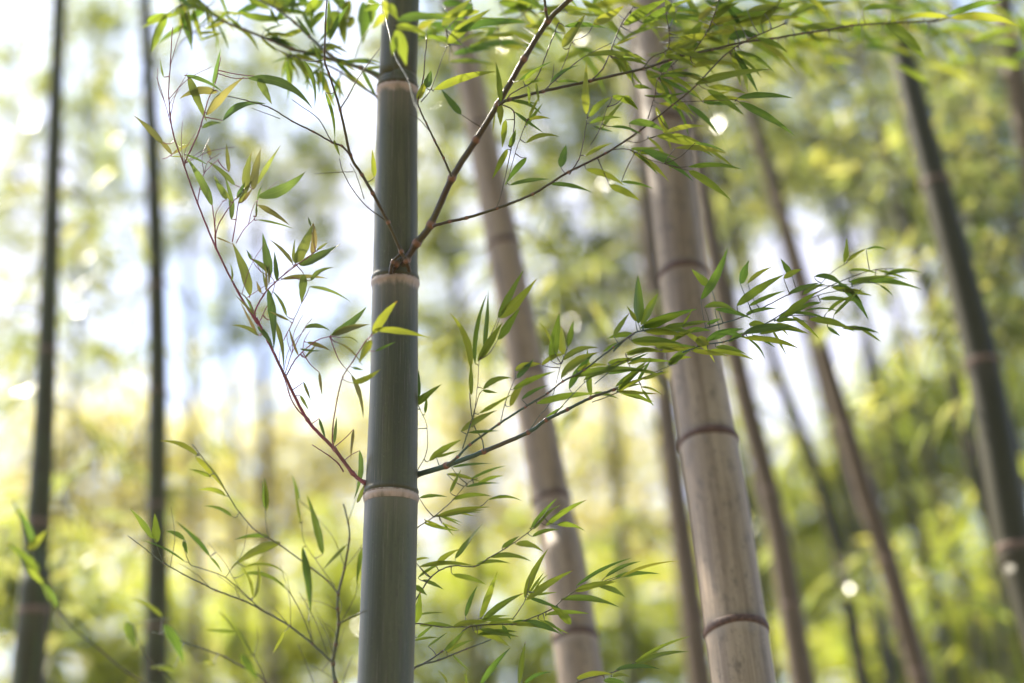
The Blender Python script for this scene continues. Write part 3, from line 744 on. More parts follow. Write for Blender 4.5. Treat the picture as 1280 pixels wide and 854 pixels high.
for i in range(95):
    x = rng.uniform(520, 1010); y = rng.uniform(-40, 60) if x < 860 else rng.uniform(-40, 85 - (x - 860) * .2)
    L = rng.uniform(34, 80); a = rng.normal(0.25, 0.5) + (math.pi if rng.random() < .25 else 0)
    g4.leaf(PX, x, y, x + L * math.cos(a), y + L * math.sin(a), L * rng.uniform(.13, .19), rng.uniform(.02, .12), d=rng.uniform(2.36, 2.62), maxst=26)
for i in range(150):
    x = rng.uniform(820, 1290); y = rng.uniform(-60, 85)
    L = rng.uniform(34, 76); a = rng.normal(0.3, 0.45) + (math.pi if rng.random() < .2 else 0)
    g4.leaf(PX, x, y, x + L * math.cos(a), y + L * math.sin(a), L * rng.uniform(.13, .19), rng.uniform(.02, .12), d=rng.uniform(2.9, 3.6), maxst=30)
g4.sprout(26, (760, 20, 1000, 200), .3, jit=.4, L=(28, 62), k=3, d_off=.04)
g4.sprout(10, (560, 60, 760, 260), .4, jit=.9, L=(22, 50), k=2)
g4.build(main["root"])

# --- leafy branch from the right of the lower joint, arching out to the right
g5 = Group(T_GREEN)
g5.twig(E5, [(60, 800), (97, 790), (190, 762), (305, 718), (440, 660), (495, 622), (560, 590), (630, 555), (700, 530), (760, 505), (850, 475)], d6 + .01, 2.14, 6.4, 2.0, sides=10)
g5.twig(F6, [(345, 520), (430, 490), (500, 480), (580, 450), (680, 400), (790, 330), (900, 270), (1010, 225), (1080, 205), (1150, 200)], 2.14, 2.30, 1.8, .9)
g5.twig(E5, [(190, 762), (225, 735), (262, 698), (350, 635), (430, 583), (500, 540), (545, 505), (610, 470), (700, 400), (765, 358)], 2.12, 2.11, 3.0, 1.8)
g5.twig(F6, [(80, 515), (155, 450), (250, 430), (330, 445), (420, 430), (560, 390), (650, 350), (750, 300), (860, 270), (940, 265)], 2.11, 2.24, 2.0, .9)
g5.twig(E5, [(305, 718), (298, 680), (275, 640), (262, 560), (265, 470)], 2.12, 2.10, 1.6, 1.0)
g5.twig(E5, [(240, 710), (265, 630), (290, 543)], 2.11, 2.10, 1.5, 1.0)
g5.twig(E5, [(270, 645), (285, 520), (290, 440)], 2.11, 2.10, .9, .7)
g5.twig(E5, [(355, 632), (370, 570), (400, 495)], 2.11, 2.10, 1.1, .7)
g5.twig(E5, [(520, 605), (600, 520), (650, 480), (720, 440)], 2.12, 2.12, 1.2, .7)
g5.twig(F6, [(0, 710), (80, 680), (160, 640), (250, 590), (330, 560)], 2.12, 2.16, 1.2, .6)
g5.twig(F6, [(10, 640), (110, 560), (200, 520), (290, 500)], 2.12, 2.14, 1.2, .7)
g5.twig(F6, [(790, 330), (870, 300), (960, 280), (1050, 250)], 2.2, 2.26, 1.0, .6)
g5.twig(F6, [(680, 400), (760, 380), (850, 385), (950, 420)], 2.18, 2.24, 1.0, .6)
g5.twig(F6, [(570, 455), (620, 430), (700, 420)], 2.15, 2.16, 2.2, 1.0)
g5.twig(E5, [(440, 660), (470, 615), (510, 560), (540, 450)], 2.12, 2.12, 1.0, .7)
g5.twig(F6, [(860, 270), (920, 210), (970, 180)], 2.24, 2.27, .9, .6)
g5.twig(E5, [(100, 780), (130, 720), (130, 640), (110, 590)], d6 + .05, d6 + .06, 1.1, .7)
g5.leaves(E5, [(265, 465, 198, 293, 24, .1), (267, 545, 265, 440, 19), (278, 452, 301, 233, 22, -.04), (305, 402, 325, 228, 22), (287, 442, 356, 318, 36), (348, 312, 421, 163, 32), (353, 312, 471, 194, 37), (347, 377, 420, 283, 30, .03),
    (510, 442, 535, 290, 34), (546, 422, 547, 335, 28), (560, 397, 578, 317, 28), (507, 382, 472, 322, 11, .08), (302, 528, 392, 495, 24, .14), (300, 532, 347, 540, 12), (400, 470, 482, 452, 30, .06), (385, 580, 442, 488, 30, .05),
    (290, 602, 392, 538, 17), (235, 657, 352, 598, 26, .05), (258, 660, 352, 655, 12), (138, 747, 237, 680, 24, .04), (160, 737, 232, 714, 13), (95, 577, 177, 513, 26), (103, 560, 105, 470, 22), (125, 602, 131, 545, 14), (100, 650, 100, 600, 12),
    (540, 495, 655, 410, 32, .08), (565, 527, 642, 423, 26, .06), (465, 572, 652, 543, 26, .05), (570, 492, 832, 480, 24, .06), (700, 367, 745, 293, 19), (776, 328, 769, 178, 40), (785, 332, 836, 233, 36), (768, 322, 742, 272, 20),
    (788, 338, 930, 305, 36, .04), (762, 362, 678, 375, 20, .06), (758, 385, 918, 395, 27, .05), (830, 350, 928, 360, 20, .06), (868, 452, 928, 408, 28), (740, 422, 832, 408, 22, .08), (420, 560, 500, 520, 18, .06), (610, 500, 700, 470, 18, .05),
    (640, 540, 720, 560, 14, .05), (545, 440, 660, 405, 26, .12), (405, 495, 460, 440, 28), (590, 470, 680, 455, 22, .08), (660, 480, 760, 440, 22, .06), (480, 455, 560, 420, 18, .1)])
g5.leaves(F6, [(185, 427, 418, 370, 40, .05), (200, 440, 358, 462, 28, .06), (148, 475, 348, 492, 30, .06), (395, 473, 448, 492, 46), (128, 522, 283, 520, 24, .06), (60, 602, 202, 590, 18, .05), (452, 267, 378, 203, 34), (415, 318, 522, 118, 48, -.04),
    (565, 258, 596, 168, 38, .05), (593, 257, 688, 198, 22, .08), (552, 342, 735, 218, 42, .03), (762, 232, 718, 163, 34), (730, 237, 803, 203, 30, .05), (598, 342, 738, 288, 22, .04), (428, 347, 563, 362, 26, .12), (468, 355, 608, 392, 26, .05),
    (588, 372, 705, 353, 22, .06), (848, 230, 965, 268, 32, .12), (938, 253, 1053, 397, 34, .06), (960, 177, 980, 83, 28), (973, 172, 1048, 123, 18, .05), (1045, 127, 1125, 128, 11, .12), (978, 208, 1092, 222, 14, .08), (978, 252, 1252, 280, 36, .07),
    (985, 262, 1135, 233, 22, .05), (958, 290, 1048, 292, 14, .08), (968, 278, 1032, 332, 18, .06), (1095, 262, 1142, 312, 10, .08), (733, 382, 863, 288, 32, .03), (748, 297, 873, 273, 24, .06), (758, 370, 898, 402, 18, .08), (808, 362, 958, 365, 9, .08),
    (598, 412, 663, 415, 36, .06), (578, 447, 783, 420, 38, .05), (688, 430, 812, 447, 14, .05), (578, 463, 788, 510, 34, .07), (828, 395, 1003, 442, 30, .07), (898, 423, 948, 462, 18), (958, 430, 1078, 452, 18, .08), (443, 513, 618, 550, 32, .06),
    (433, 472, 573, 420, 34, .05), (358, 442, 452, 440, 24, .08), (290, 567, 398, 493, 32, .04), (298, 550, 383, 540, 22, .06), (438, 412, 493, 390, 20), (520, 480, 610, 440, 26, .05), (480, 440, 600, 470, 24, .05), (640, 450, 740, 440, 18, .05), (700, 400, 780, 395, 20, .06),
    (470, 500, 590, 520, 22, .05), (240, 500, 340, 520, 22, .06), (310, 470, 400, 430, 24, .05), (110, 490, 40, 520, 26, .05), (60, 560, 170, 545, 22, .05), (800, 300, 900, 250, 24, .05), (870, 330, 760, 360, 20, .05)])
g5.leaves(F6, [(1020, 430, 1095, 485, 14, .05)], maxst=40)
g5.sprout(8, (600, 400, 800, 540), -.4, jit=.35, L=(28, 62), k=3)
g5.sprout(18, (760, 320, 1100, 490), 0.0, jit=.45, L=(24, 58), k=3)
g5.build(main["root"])

# --- low branch below the frame on the left, loose and airy
d9 = culm_depth(900)
g6 = Group(T_OLIVE)
g6.twig(J8, [(1070, 1040), (960, 985), (895, 920), (872, 850), (862, 770), (872, 690), (885, 605), (882, 540), (884, 478), (910, 370), (930, 250), (925, 180), (905, 100)], d9 - .02, 2.02, 5.0, 1.6)
g6.twig(J8, [(862, 770), (775, 690), (680, 615), (560, 545), (480, 505), (370, 465), (310, 435), (230, 395), (150, 350), (80, 295), (0, 235)], 1.99, 2.10, 2.6, 1.0)
g6.twig(J8, [(885, 605), (930, 580), (975, 560), (1010, 548)], 1.99, 2.02, 1.8, 1.0)
g6.twig(J8, [(884, 478), (840, 425), (770, 370), (640, 275), (540, 215), (470, 140), (420, 60), (380, -5), (330, -70), (270, -150)], 1.99, 2.08, 1.9, .9)
g6.twig(J8, [(640, 960), (580, 845), (480, 785), (410, 745), (310, 710), (180, 660), (100, 640)], 1.92, 1.98, 2.4, 1.2)
g6.twig(J8, [(895, 920), (760, 990), (640, 960)], d9 - .05, 1.92, 2.6, 2.4)
g6.twig(J8, [(775, 690), (760, 640), (735, 575), (690, 490), (640, 430), (560, 385)], 2.0, 2.05, 1.3, .7)
g6.twig(J8, [(780, 685), (760, 600), (750, 510)], 2.0, 1.99, .9, .6)
g6.twig(J8, [(560, 545), (480, 470), (400, 405), (300, 370), (260, 350), (232, 275)], 2.02, 2.06, 1.4, .8)
g6.twig(J8, [(680, 615), (640, 570), (610, 540)], 2.0, 2.0, 1.1, .6)
g6.twig(J8, [(780, 850), (755, 790), (715, 690)], 1.95, 1.95, 1.2, .7)
g6.twig(J8, [(895, 880), (915, 810), (942, 742)], 1.97, 1.98, 1.1, .6)
g6.twig(J8, [(862, 835), (810, 800), (762, 778)], 1.97, 1.97, .8, .5)
g6.twig(J8, [(578, 830), (530, 740), (470, 650), (385, 555)], 1.93, 1.95, 1.4, .8)
g6.twig(J8, [(870, 450), (800, 350), (740, 260), (730, 170)], 2.0, 2.02, 1.0, .6)
g6.twig(J8, [(590, 250), (580, 180), (578, 110)], 2.04, 2.05, .9, .7)
g6.twig(J8, [(840, 740), (790, 600), (720, 470)], 2.0, 2.02, .9, .6)
g6.twig(J8, [(910, 370), (960, 310), (985, 270)], 2.0, 2.02, .9, .6)
g6.twig(J8, [(925, 180), (960, 60), (960, -40)], 2.02, 2.03, .8, .5)
g6.twig(J8, [(150, 350), (125, 290), (115, 250)], 2.08, 2.08, 1.0, .7)
g6.twig(J8, [(468, 500), (452, 450)], 2.03, 2.03, 1.2, .9, knots=False)
g6.twig(J8, [(900, 590), (950, 500), (965, 440)], 2.0, 2.0, .9, .6)
P0 = np.vstack(g6.pts)
for _ in range(18):
    P = P0; P = P[(P[:, 0] < 440) & (P[:, 1] < 850)]
    q = P[rng.integers(len(P))]; a = rng.normal(-1.9, .6); l = rng.uniform(20, 80)
    g6.twig(PX, [(q[0], q[1]), (q[0] + l * .5 * math.cos(a) + rng.normal(0, 2), q[1] + l * .5 * math.sin(a)), (q[0] + l * math.cos(a - .15), q[1] + l * math.sin(a - .15))], q[2], q[2] + rng.normal(0, .03), .9, .5, knots=False, sides=5)
g6.leaves(H7, [(295, 572, 128, 513, 26, .1), (285, 578, 422, 737, 32, .06), (348, 660, 253, 630, 20, .06), (412, 742, 298, 710, 24, .1), (440, 828, 318, 785, 18, .1), (582, 800, 568, 658, 22, .04), (722, 762, 688, 650, 18, .03)])
g6.leaves(J8, [(820, 312, 750, 62, 38, .03), (578, 122, 572, -5, 22), (725, 182, 700, 0, 16), (640, 262, 435, 372, 46, .06), (592, 240, 447, 247, 22, .05), (735, 283, 782, 562, 42, .02), (493, 365, 672, 407, 14, .16), (487, 392, 672, 472, 20, .14),
    (345, 322, 188, 188, 28, .06), (343, 322, 402, 397, 14, .04), (240, 252, 153, 215, 24, .08), (235, 255, 250, 312, 24), (118, 265, 118, 138, 42), (105, 247, -2, 128, 34, .06), (242, 345, 28, 248, 13, .06), (982, 290, 960, 432, 24)])
g6.leaves(J8, [(145, 575, 0, 495, 26, .08), (150, 608, 238, 777, 48, .05), (520, 740, 388, 555, 18, .04), (475, 733, 548, 845, 42), (195, 795, 83, 785, 30, .05), (365, 775, 320, 765, 20)], d=1.86)
g6.sprout(4, (165, 600, 440, 850), 3.6, jit=.8, L=(18, 46), k=2)
g6.build(main["root"])

# --- low branches to the right, leaves in soft drooping tiers
g7 = Group(T_OLIVE)
g7.twig(K9, [(20, 990), (60, 880), (108, 800), (200, 770), (300, 730), (390, 695)], d9 + .03, 2.14, 3.0, 1.2)
g7.twig(K9, [(108, 800), (150, 780), (210, 740), (260, 700), (310, 650), (440, 640), (480, 638), (600, 590), (650, 550), (705, 515), (790, 490)], 2.13, 2.18, 2.0, 1.0)
g7.twig(K9, [(465, 625), (490, 590), (515, 545), (530, 470)], 2.15, 2.15, 1.1, .7)
g7.twig(K9, [(60, 700), (110, 640), (210, 650), (310, 650)], 2.15, 2.15, 1.6, 1.2)
g7.twig(K9, [(60, 640), (110, 560), (170, 470), (240, 430), (330, 430), (380, 400), (440, 365), (520, 310), (560, 270), (600, 220)], 2.20, 2.24, 2.0, .9)
g7.twig(K9, [(310, 650), (345, 620), (380, 600)], 2.15, 2.15, .9, .6)
g7.twig(K9, [(600, 980), (660, 890), (705, 850), (770, 830), (840, 812), (905, 783), (960, 750)], 2.1, 2.16, 2.0, .9)
g7.twig(K9, [(60, 880), (300, 1010), (600, 980)], d9 + .04, 2.1, 3.0, 2.0)
g7.twig(K9, [(60, 880), (200, 910), (340, 870), (460, 880)], d9 + .04, 2.14, 2.4, 1.0)
g7.twig(K9, [(60, 330), (120, 290), (180, 250), (250, 190), (300, 130), (340, 110)], d6 + .05, 2.24, 1.6, .8)
g7.twig(K9, [(180, 250), (240, 230), (330, 220)], 2.2, 2.22, 1.0, .6)
g7.leaves(K9, [(188, 250, 388, 212, 22, .04), (228, 95, 348, 132, 20, .05), (245, 70, 393, 70, 15, .05), (318, 112, 443, 64, 13, .05), (240, 162, 287, 78, 15), (298, 142, 418, 132, 13, .06), (248, 187, 393, 175, 22, .08), (128, 182, 232, 175, 15, .05), (378, 188, 503, 190, 16, .12),
    (258, 402, 356, 268, 25), (188, 422, 273, 363, 23, .05), (110, 410, 167, 400, 12, .08), (428, 362, 493, 318, 21), (533, 292, 637, 188, 24, .05), (588, 282, 738, 187, 24, .05), (538, 322, 633, 305, 19, .1), (628, 278, 733, 296, 24, .1), (478, 350, 583, 377, 26, .1), (383, 397, 538, 415, 24, .1),
    (338, 422, 458, 418, 17, .08), (510, 542, 601, 367, 30, .05), (518, 552, 693, 443, 32, .04), (250, 460, 373, 502, 30, .06), (128, 432, 333, 430, 26, .06), (123, 472, 232, 408, 17, .05), (350, 617, 405, 438, 34), (295, 612, 341, 498, 26, .04), (358, 627, 513, 523, 32, .05),
    (110, 500, 157, 537, 26), (140, 480, 212, 522, 22, .06), (112, 637, 135, 523, 36), (130, 645, 262, 652, 26, .06), (250, 650, 383, 643, 24, .08), (380, 640, 483, 640, 20, .1), (513, 630, 638, 682, 36, .06), (328, 665, 458, 727, 30, .08), (430, 645, 462, 697, 20),
    (470, 640, 563, 657, 24, .08), (680, 640, 602, 573, 38, .05), (588, 605, 748, 603, 26, .05), (643, 550, 855, 585, 36, .08), (693, 520, 848, 488, 30, .05), (783, 505, 880, 537, 30, .06), (698, 502, 905, 397, 17, .05), (803, 470, 933, 403, 17, .05), (858, 470, 1065, 400, 14, .05), (838, 470, 1005, 457, 26, .06),
    (350, 858, 462, 728, 30, .04), (490, 858, 500, 708, 27), (508, 858, 603, 812, 19, .1), (230, 856, 193, 808, 12, .1), (300, 856, 295, 812, 10), (698, 838, 833, 823, 24, .1), (843, 805, 1005, 807, 24, .07), (903, 787, 1120, 684, 19, .06), (913, 787, 1112, 735, 24, .06), (828, 830, 898, 832, 15, .1), (798, 845, 883, 856, 26, .05),
    (110, 700, 200, 690, 14, .05), (120, 690, 180, 640, 14), (160, 720, 230, 670, 12), (112, 610, 220, 600, 12, .05)])
g7.sprout(16, (515, 600, 720, 854), .1, jit=.5, L=(22, 50), k=2)
g7.build(main["root"])

# --- soft leaves hanging from the joint above the frame, in front of the top of the culm
dt_ = culm_depth(-120)
g8 = Group(T_OLIVE)
g8.twig(T2, [(270, -560), (200, -480), (150, -250), (170, -60), (175, 60), (200, 180), (230, 300), (300, 430), (330, 540), (360, 600)], dt_ - .05, 1.92, 3.0, 1.0)
g8.twig(T2, [(270, -560), (420, -420), (560, -160), (640, -30), (590, 60), (500, 160)], dt_, 2.0, 2.6, 1.0)
g8.twig(T2, [(420, -420), (700, -330), (900, -150), (1000, -60), (930, 60), (780, 150)], dt_, 2.45, 2.4, 1.0)
g8.twig(T2, [(270, -560), (60, -440), (-60, -220), (-80, -60), (-70, 60), (-40, 200)], dt_, 2.5, 2.6, 1.0)
g8.twig(T2, [(-60, -220), (-260, -180), (-420, -60), (-520, 40)], 2.48, 2.52, 2.0, .9)
g8.twig(T2, [(175, 60), (130, 120), (60, 200), (-20, 420)], 1.95, 2.0, 1.0, .7)
g8.twig(T2, [(170, -60), (210, 90), (205, 280), (250, 440)], 1.93, 1.92, .9, .6)
g8.leaves(T2, [(242, 112, 525, 80, 52, .05), (232, 142, 425, 200, 58, .08), (235, 160, 292, 352, 80), (350, 152, 445, 100, 52), (180, 80, 108, 155, 52), (200, 20, 250, 110, 50), (170, 0, 190, 100, 44), (230, 190, 215, 300, 46), (150, 20, 60, 60, 46)], d=1.93)
g8.leaves(T2, [(480, 138, 645, 5, 64, .03), (510, 232, 745, 66, 72, .05), (560, 172, 935, 102, 62, .06), (640, 20, 560, 110, 60), (680, 60, 480, 90, 50)], d=2.0)
g8.leaves(T2, [(780, 8, 1005, 78, 52, .06), (978, 152, 1042, 68, 42), (720, 205, 782, 128, 62), (800, 250, 1012, 302, 30, .08), (930, 442, 1042, 430, 15, .1), (890, 392, 1105, 370, 26, .06), (520, 330, 780, 350, 30, .05), (540, 290, 760, 270, 40, .05), (740, 130, 960, 120, 40, .06),
    (870, 20, 1010, 10, 50, .05), (1050, 140, 1150, 250, 34), (1100, 330, 1280, 260, 40, .05), (960, 180, 1100, 210, 30, .08), (620, 260, 720, 220, 40), (480, 20, 620, 30, 50, .05)], d=2.5)
g8.leaves(T2, [(60, 10, 55, 235, 78), (100, -10, 112, 130, 70), (-70, 60, -140, 195, 92, .03), (-60, 70, -40, 245, 80), (-10, 0, -70, 200, 74), (-210, 0, -210, 195, 32), (10, 90, -20, 155, 50), (-340, 30, -420, 130, 50), (-150, 0, -260, 90, 60), (-420, -20, -330, 80, 56),
    (-500, 30, -640, 90, 50, .05), (-560, -20, -420, 60, 50), (-300, -30, -200, 60, 60), (-100, -40, -20, 80, 70)], d=2.5)
g8.build(main["root"])

# --- twig in the near lower left, out of focus, from the same low joint
g9 = Group(T_OLIVE)
g9.twig(LL, [(900, 1000), (700, 960), (470, 880), (350, 845), (250, 770), (150, 680), (100, 580), (60, 460), (30, 390)], d9 - .08, 1.78, 2.6, 1.4)
g9.twig(LL, [(470, 880), (380, 800), (340, 720), (360, 700), (440, 690)], 1.86, 1.84, 1.6, .8)
g9.leaves(LL, [(85, 505, 38, 408, 26, .04), (100, 572, 8, 508, 22, .05), (112, 602, 48, 538, 22), (145, 662, 100, 590, 24), (70, 520, 120, 470, 22), (320, 700, 342, 770, 30)])
g9.build(main["root"])

# --- small white resin specks on the culm
t = NT("resin"); p = t.n("ShaderNodeBsdfPrincipled", i_Base_Color=(0.75, 0.78, 0.8, 1), i_Roughness=0.25); M_RESIN = t.finish(p.outputs[0])
for x, y, r in ((497, 230, .0021), (496.5, 277.5, .0016), (496.5, 288.5, .0019), (494, 303, .0010), (488, 253, .0007)):
    d = culm_depth(y) - 0.5 * 53 * 2.2 / FPX - 0.0006
    c = at(x, y, d); V = []; F = []
    for i in range(7):
        th = math.pi * i / 6
        for k in range(10):
            ph = 2 * math.pi * k / 10
            V.append(c + r * (RGT * math.sin(th) * math.cos(ph) + UPV * math.cos(th) * 1.1 + FWD * math.sin(th) * math.sin(ph) * .6))
    for i in range(6):
        for k in range(10):
            F.append([i * 10 + k, i * 10 + (k + 1) % 10, (i + 1) * 10 + (k + 1) % 10, (i + 1) * 10 + k])
    mesh_obj("resin_speck", np.array(V), F, M_RESIN, main["root"])
# ------------------------------------------------------------------ grove foliage behind
def unit(a): return a / (np.linalg.norm(a, axis=-1, keepdims=True) + 1e-9)

def leaf_cloud(cl, nsub, nspray, nleaf, L, W, spread=0.33, droop=0.5, size=0.32):
    """cl: list of (centre(3), radii(3)); leaves on sprays gathered round sub-centres inside each ellipsoid"""
    Vs = []; rn = []
    for c, r, dens in cl:
        ns = max(1, int(nsub * dens))
        sub = c + rng.normal(size=(ns, 3)) * r * .62
        tone = rng.uniform(-.22, .22, ns)
        k = np.repeat(np.arange(ns), nspray)
        sp = sub[k] + rng.normal(size=(len(k), 3)) * r.mean() * spread * 0.5
        ang = rng.uniform(0, 2 * math.pi, len(k))
        dv = np.stack([np.cos(ang), np.sin(ang), rng.normal(-0.1, 0.35, len(k))], 1); dv = unit(dv)
        i = np.repeat(np.arange(len(k)), nleaf)
        st = np.tile(np.arange(nleaf), len(k)) / max(1, nleaf - 1)
        base = sp[i] + dv[i] * (st * size)[:, None] + rng.normal(size=(len(i), 3)) * 0.01
        ld = unit(dv[i] * 0.6 + rng.normal(size=(len(i), 3)) * 0.55 + np.array([0, 0, -droop]))
        wd = unit(np.cross(ld, rng.normal(size=(len(i), 3)))); nn = np.cross(ld, wd)
        ll = L * (rng.uniform(0.5, 1.25, ns)[k])[i] * rng.uniform(0.75, 1.2, len(i)); ww = W * rng.uniform(0.75, 1.2, len(i))
        b = base; t_ = base + ld * ll[:, None] + np.array([0, 0, -1]) * (ll * .12)[:, None]
        m1 = base + ld * (ll * .38)[:, None]
        a1 = m1 + wd * (ww * .5)[:, None] + nn * (ww * .15)[:, None]; a2 = m1 - wd * (ww * .5)[:, None] + nn * (ww * .15)[:, None]
        Vs.append(np.stack([b, a1, t_, a2], 1).reshape(-1, 3))
        rn.append(np.repeat(np.clip(rng.uniform(.1, .9, len(i)) * .7 + .15 + tone[k[i]], 0, 1), 4))
    V = np.vstack(Vs); n = len(V) // 4
    q = np.arange(n)[:, None] * 4
    F = np.concatenate([q + np.array([[0, 1, 2]]), q + np.array([[0, 2, 3]])])
    return V, F, np.concatenate(rn)

def clumps(rows, Yd):
    """rows (x, y, rx, ry, density) in photo pixels on the plane Y -> ellipsoids in metres"""
    out = []
    for x, y, rx, ry, dn in rows:
        d = dY(x, y, Yd)
        a, b = rx * d / FPX, ry * d / FPX
        out.append((at(x, y, d), np.array([a, min(1.2, 0.28 * (a + b)), b]), dn))
    return out

NLEAF = [0]
def add_foliage(root, spine, rows, Y, mat, nsub=26, nspray=3, nleaf=7, L=.12, W=.024, spread=.16, tm=T_OLIVE, droop=.5, size=.12, limbs=True):
    cl = clumps(rows, Y)
    for c, r, dn in cl:
        V, F, rn = leaf_cloud([(c, r, dn)], nsub, nspray, nleaf, L, W, spread, droop, size)
        NLEAF[0] += len(V) // 4
        m = Mesh()
        zt = c[2] - 0.5 * r[2] - rng.uniform(0, .4)
        a = spine[int(np.argmin(np.abs(spine[:, 2] - zt)))]
        mid = a * .5 + c * .5 + np.array([0, 0, 0.15 * np.linalg.norm(c - a)])
        S, _ = catmull([a, mid, c + rng.normal(size=3) * r * .2], 6)
        tube(m, S, np.linspace(.010, .004, len(S)), 6)
        for _k in range(4):
            e = c + rng.normal(size=3) * r * .55
            S2, _ = catmull([S[7], (S[7] + e) / 2 + np.array([0, 0, .04]), e], 4)
            tube(m, S2, np.linspace(.005, .002, len(S2)), 5)
        m.A = {"node": [np.zeros(m.n)]}
        br = m.build("branch", tm, root)
        mesh_obj("foliage", V, F, mat, br, {"rnd": rn}, smooth=False)

# loose drooping sprays on the side twigs of the nearer culms
def sprays(key, rows, Y, mat, n=10, L=.10, W=.015):
    b = bam[key]; cl = clumps(rows, Y)
    for c, r, dn in cl:
        m = Mesh(); Vs = []; Rs = []
        for _ in range(max(1, int(n * dn))):
            p0 = c + rng.normal(size=3) * r * .65
            a = rng.uniform(0, 2 * math.pi); dv = np.array([math.cos(a), .6 * math.sin(a), rng.normal(-.25, .3)]); dv /= np.linalg.norm(dv)
            ln_ = rng.uniform(.10, .28)
            S, _ = catmull([p0, p0 + dv * ln_ * .5 + np.array([0, 0, .01]), p0 + dv * ln_ - np.array([0, 0, .02])], 4)
            S, _ = catmull([c, c * .5 + p0 * .5 + np.array([0, 0, .02]), p0, p0 + dv * ln_ * .5 + np.array([0, 0, .01]), p0 + dv * ln_ - np.array([0, 0, .02])], 4); tube(m, S, np.linspace(.0014, .0006, len(S)), 4)
            k_ = rng.integers(5, 11)
            st = np.sort(rng.uniform(.25, 1, k_)); base = p0 + dv * (ln_ * st)[:, None]
            sd_ = np.cross(dv, np.array([0, 0, 1.])); sgn = np.where(np.arange(k_) % 2, 1, -1)[:, None]
            ld = unit(dv * .8 + sd_ * sgn * rng.uniform(.2, .9, (k_, 1)) + rng.normal(size=(k_, 3)) * .25 + np.array([0, 0, -.35]))
            wd = unit(np.cross(ld, rng.normal(size=(k_, 3)))); nn = np.cross(ld, wd)
            ll = L * rng.uniform(.55, 1.2, k_)[:, None]; ww = W * rng.uniform(.7, 1.2, k_)[:, None]
            dr = np.array([0, 0, -1.]) * ll
            Vs.append(np.stack([base, base + ld * ll * .3 + wd * ww * .48 + nn * ww * .12, base + ld * ll * .3 - wd * ww * .48 + nn * ww * .12,
                base + ld * ll * .65 + wd * ww * .34 + nn * ww * .1 + dr * .05, base + ld * ll * .65 - wd * ww * .34 + nn * ww * .1 + dr * .05, base + ld * ll + dr * .16], 1).reshape(-1, 3))
            Rs.append(np.repeat(rng.uniform(0, 1, k_), 6))
        # a twig from the culm carries the clump
        a_ = b["S"][int(np.argmin(np.abs(b["S"][:, 2] - (c[2] - .35 * r[2]))))]
        S, _ = catmull([a_, a_ * .55 + c * .45 + np.array([0, 0, .06]), c, c + (c - a_) * .25 - np.array([0, 0, .05])], 6); tube(m, S, np.linspace(.005, .0015, len(S)), 6)
        V = np.vstack(Vs); q = np.arange(len(V) // 6)[:, None] * 6
        F = np.concatenate([q + np.array([[0, 1, 2]]), q + np.array([[1, 3, 2]]), q + np.array([[2, 3, 4]]), q + np.array([[3, 5, 4]])])
        NLEAF[0] += len(V) // 6
        m.A = {"node": [np.zeros(m.n)]}; tw_ = m.build("side_twig", T_OLIVE, b["root"])
        mesh_obj("foliage", V, F, mat, tw_, {"rnd": np.concatenate(Rs)}, smooth=False)
sprays("left", [(20, 60, 40, 60, .7), (100, 110, 40, 60, .8), (20, 220, 40, 50, .8), (110, 270, 40, 50, .9), (25, 380, 40, 60, 1.0), (105, 400, 40, 50, .9), (20, 500, 30, 50, .7), (110, 560, 40, 50, .8), (30, 660, 50, 60, 1.0), (100, 680, 40, 50, .8), (20, 780, 40, 50, .6)], 3.9, L_DARK, 8, .11, .015)
sprays("straight", [(150, 40, 40, 40, .8), (250, 50, 50, 40, .9), (150, 170, 40, 50, .7), (245, 160, 50, 50, .7), (160, 300, 40, 50, .8), (250, 260, 50, 40, .6), (150, 430, 40, 40, .6), (245, 420, 40, 50, .6), (160, 590, 40, 50, .7), (250, 560, 40, 50, .7), (150, 720, 40, 50, .8), (250, 720, 40, 60, .8)], 4.3, L_DARK, 8, .11, .015)
sprays("brown", [(560, 60, 40, 40, .8), (650, 40, 40, 40, .8), (680, 150, 40, 50, .8), (550, 180, 30, 40, .5), (690, 260, 40, 50, .7), (720, 360, 40, 50, .7), (560, 420, 30, 50, .5), (750, 470, 40, 50, .5)], 3.4, L_DARK, 9, .11, .017)
sprays("behind", [(770, 90, 50, 50, 1.), (740, 200, 40, 60, 1.2), (760, 320, 40, 60, 1.2), (780, 470, 30, 60, .6), (790, 650, 30, 60, .5)], 5.2, L_DARK, 12, .12, .018)
sprays("tan", [(900, 60, 50, 50, 1.), (920, 170, 50, 50, 1.), (860, 230, 40, 50, .7), (930, 250, 40, 40, .6), (960, 360, 40, 40, .2), (1000, 560, 40, 50, .5), (1010, 700, 40, 60, .6)], 4.4, L_DARK, 10, .11, .017)
sprays("buff", [(990, 90, 50, 60, 1.2), (1040, 180, 50, 50, 1.), (970, 220, 40, 50, .8), (1050, 250, 50, 30, .5), (1090, 400, 50, 40, .2), (1120, 520, 40, 50, .6), (1110, 700, 40, 50, .6)], 4.4, L_DARK, 10, .11, .017)
sprays("dark", [(1230, 60, 50, 50, 1.), (1080, 70, 50, 50, 1.1), (1180, 90, 40, 60, 1.), (1210, 230, 40, 60, 1.), (1120, 240, 40, 50, .8), (1250, 330, 40, 50, .8), (1190, 330, 30, 40, .5), (1260, 430, 40, 40, .8), (1150, 400, 40, 40, .5)], 3.7, L_DARK, 13, .11, .017)
sprays("slender", [(1130, 160, 50, 60, 1.2), (1090, 300, 40, 50, .8), (1170, 480, 40, 50, .7), (1200, 600, 40, 50, .8), (1240, 720, 40, 60, .9), (1170, 760, 40, 60, .8)], 5.0, L_LIME, 12, .11, .017)
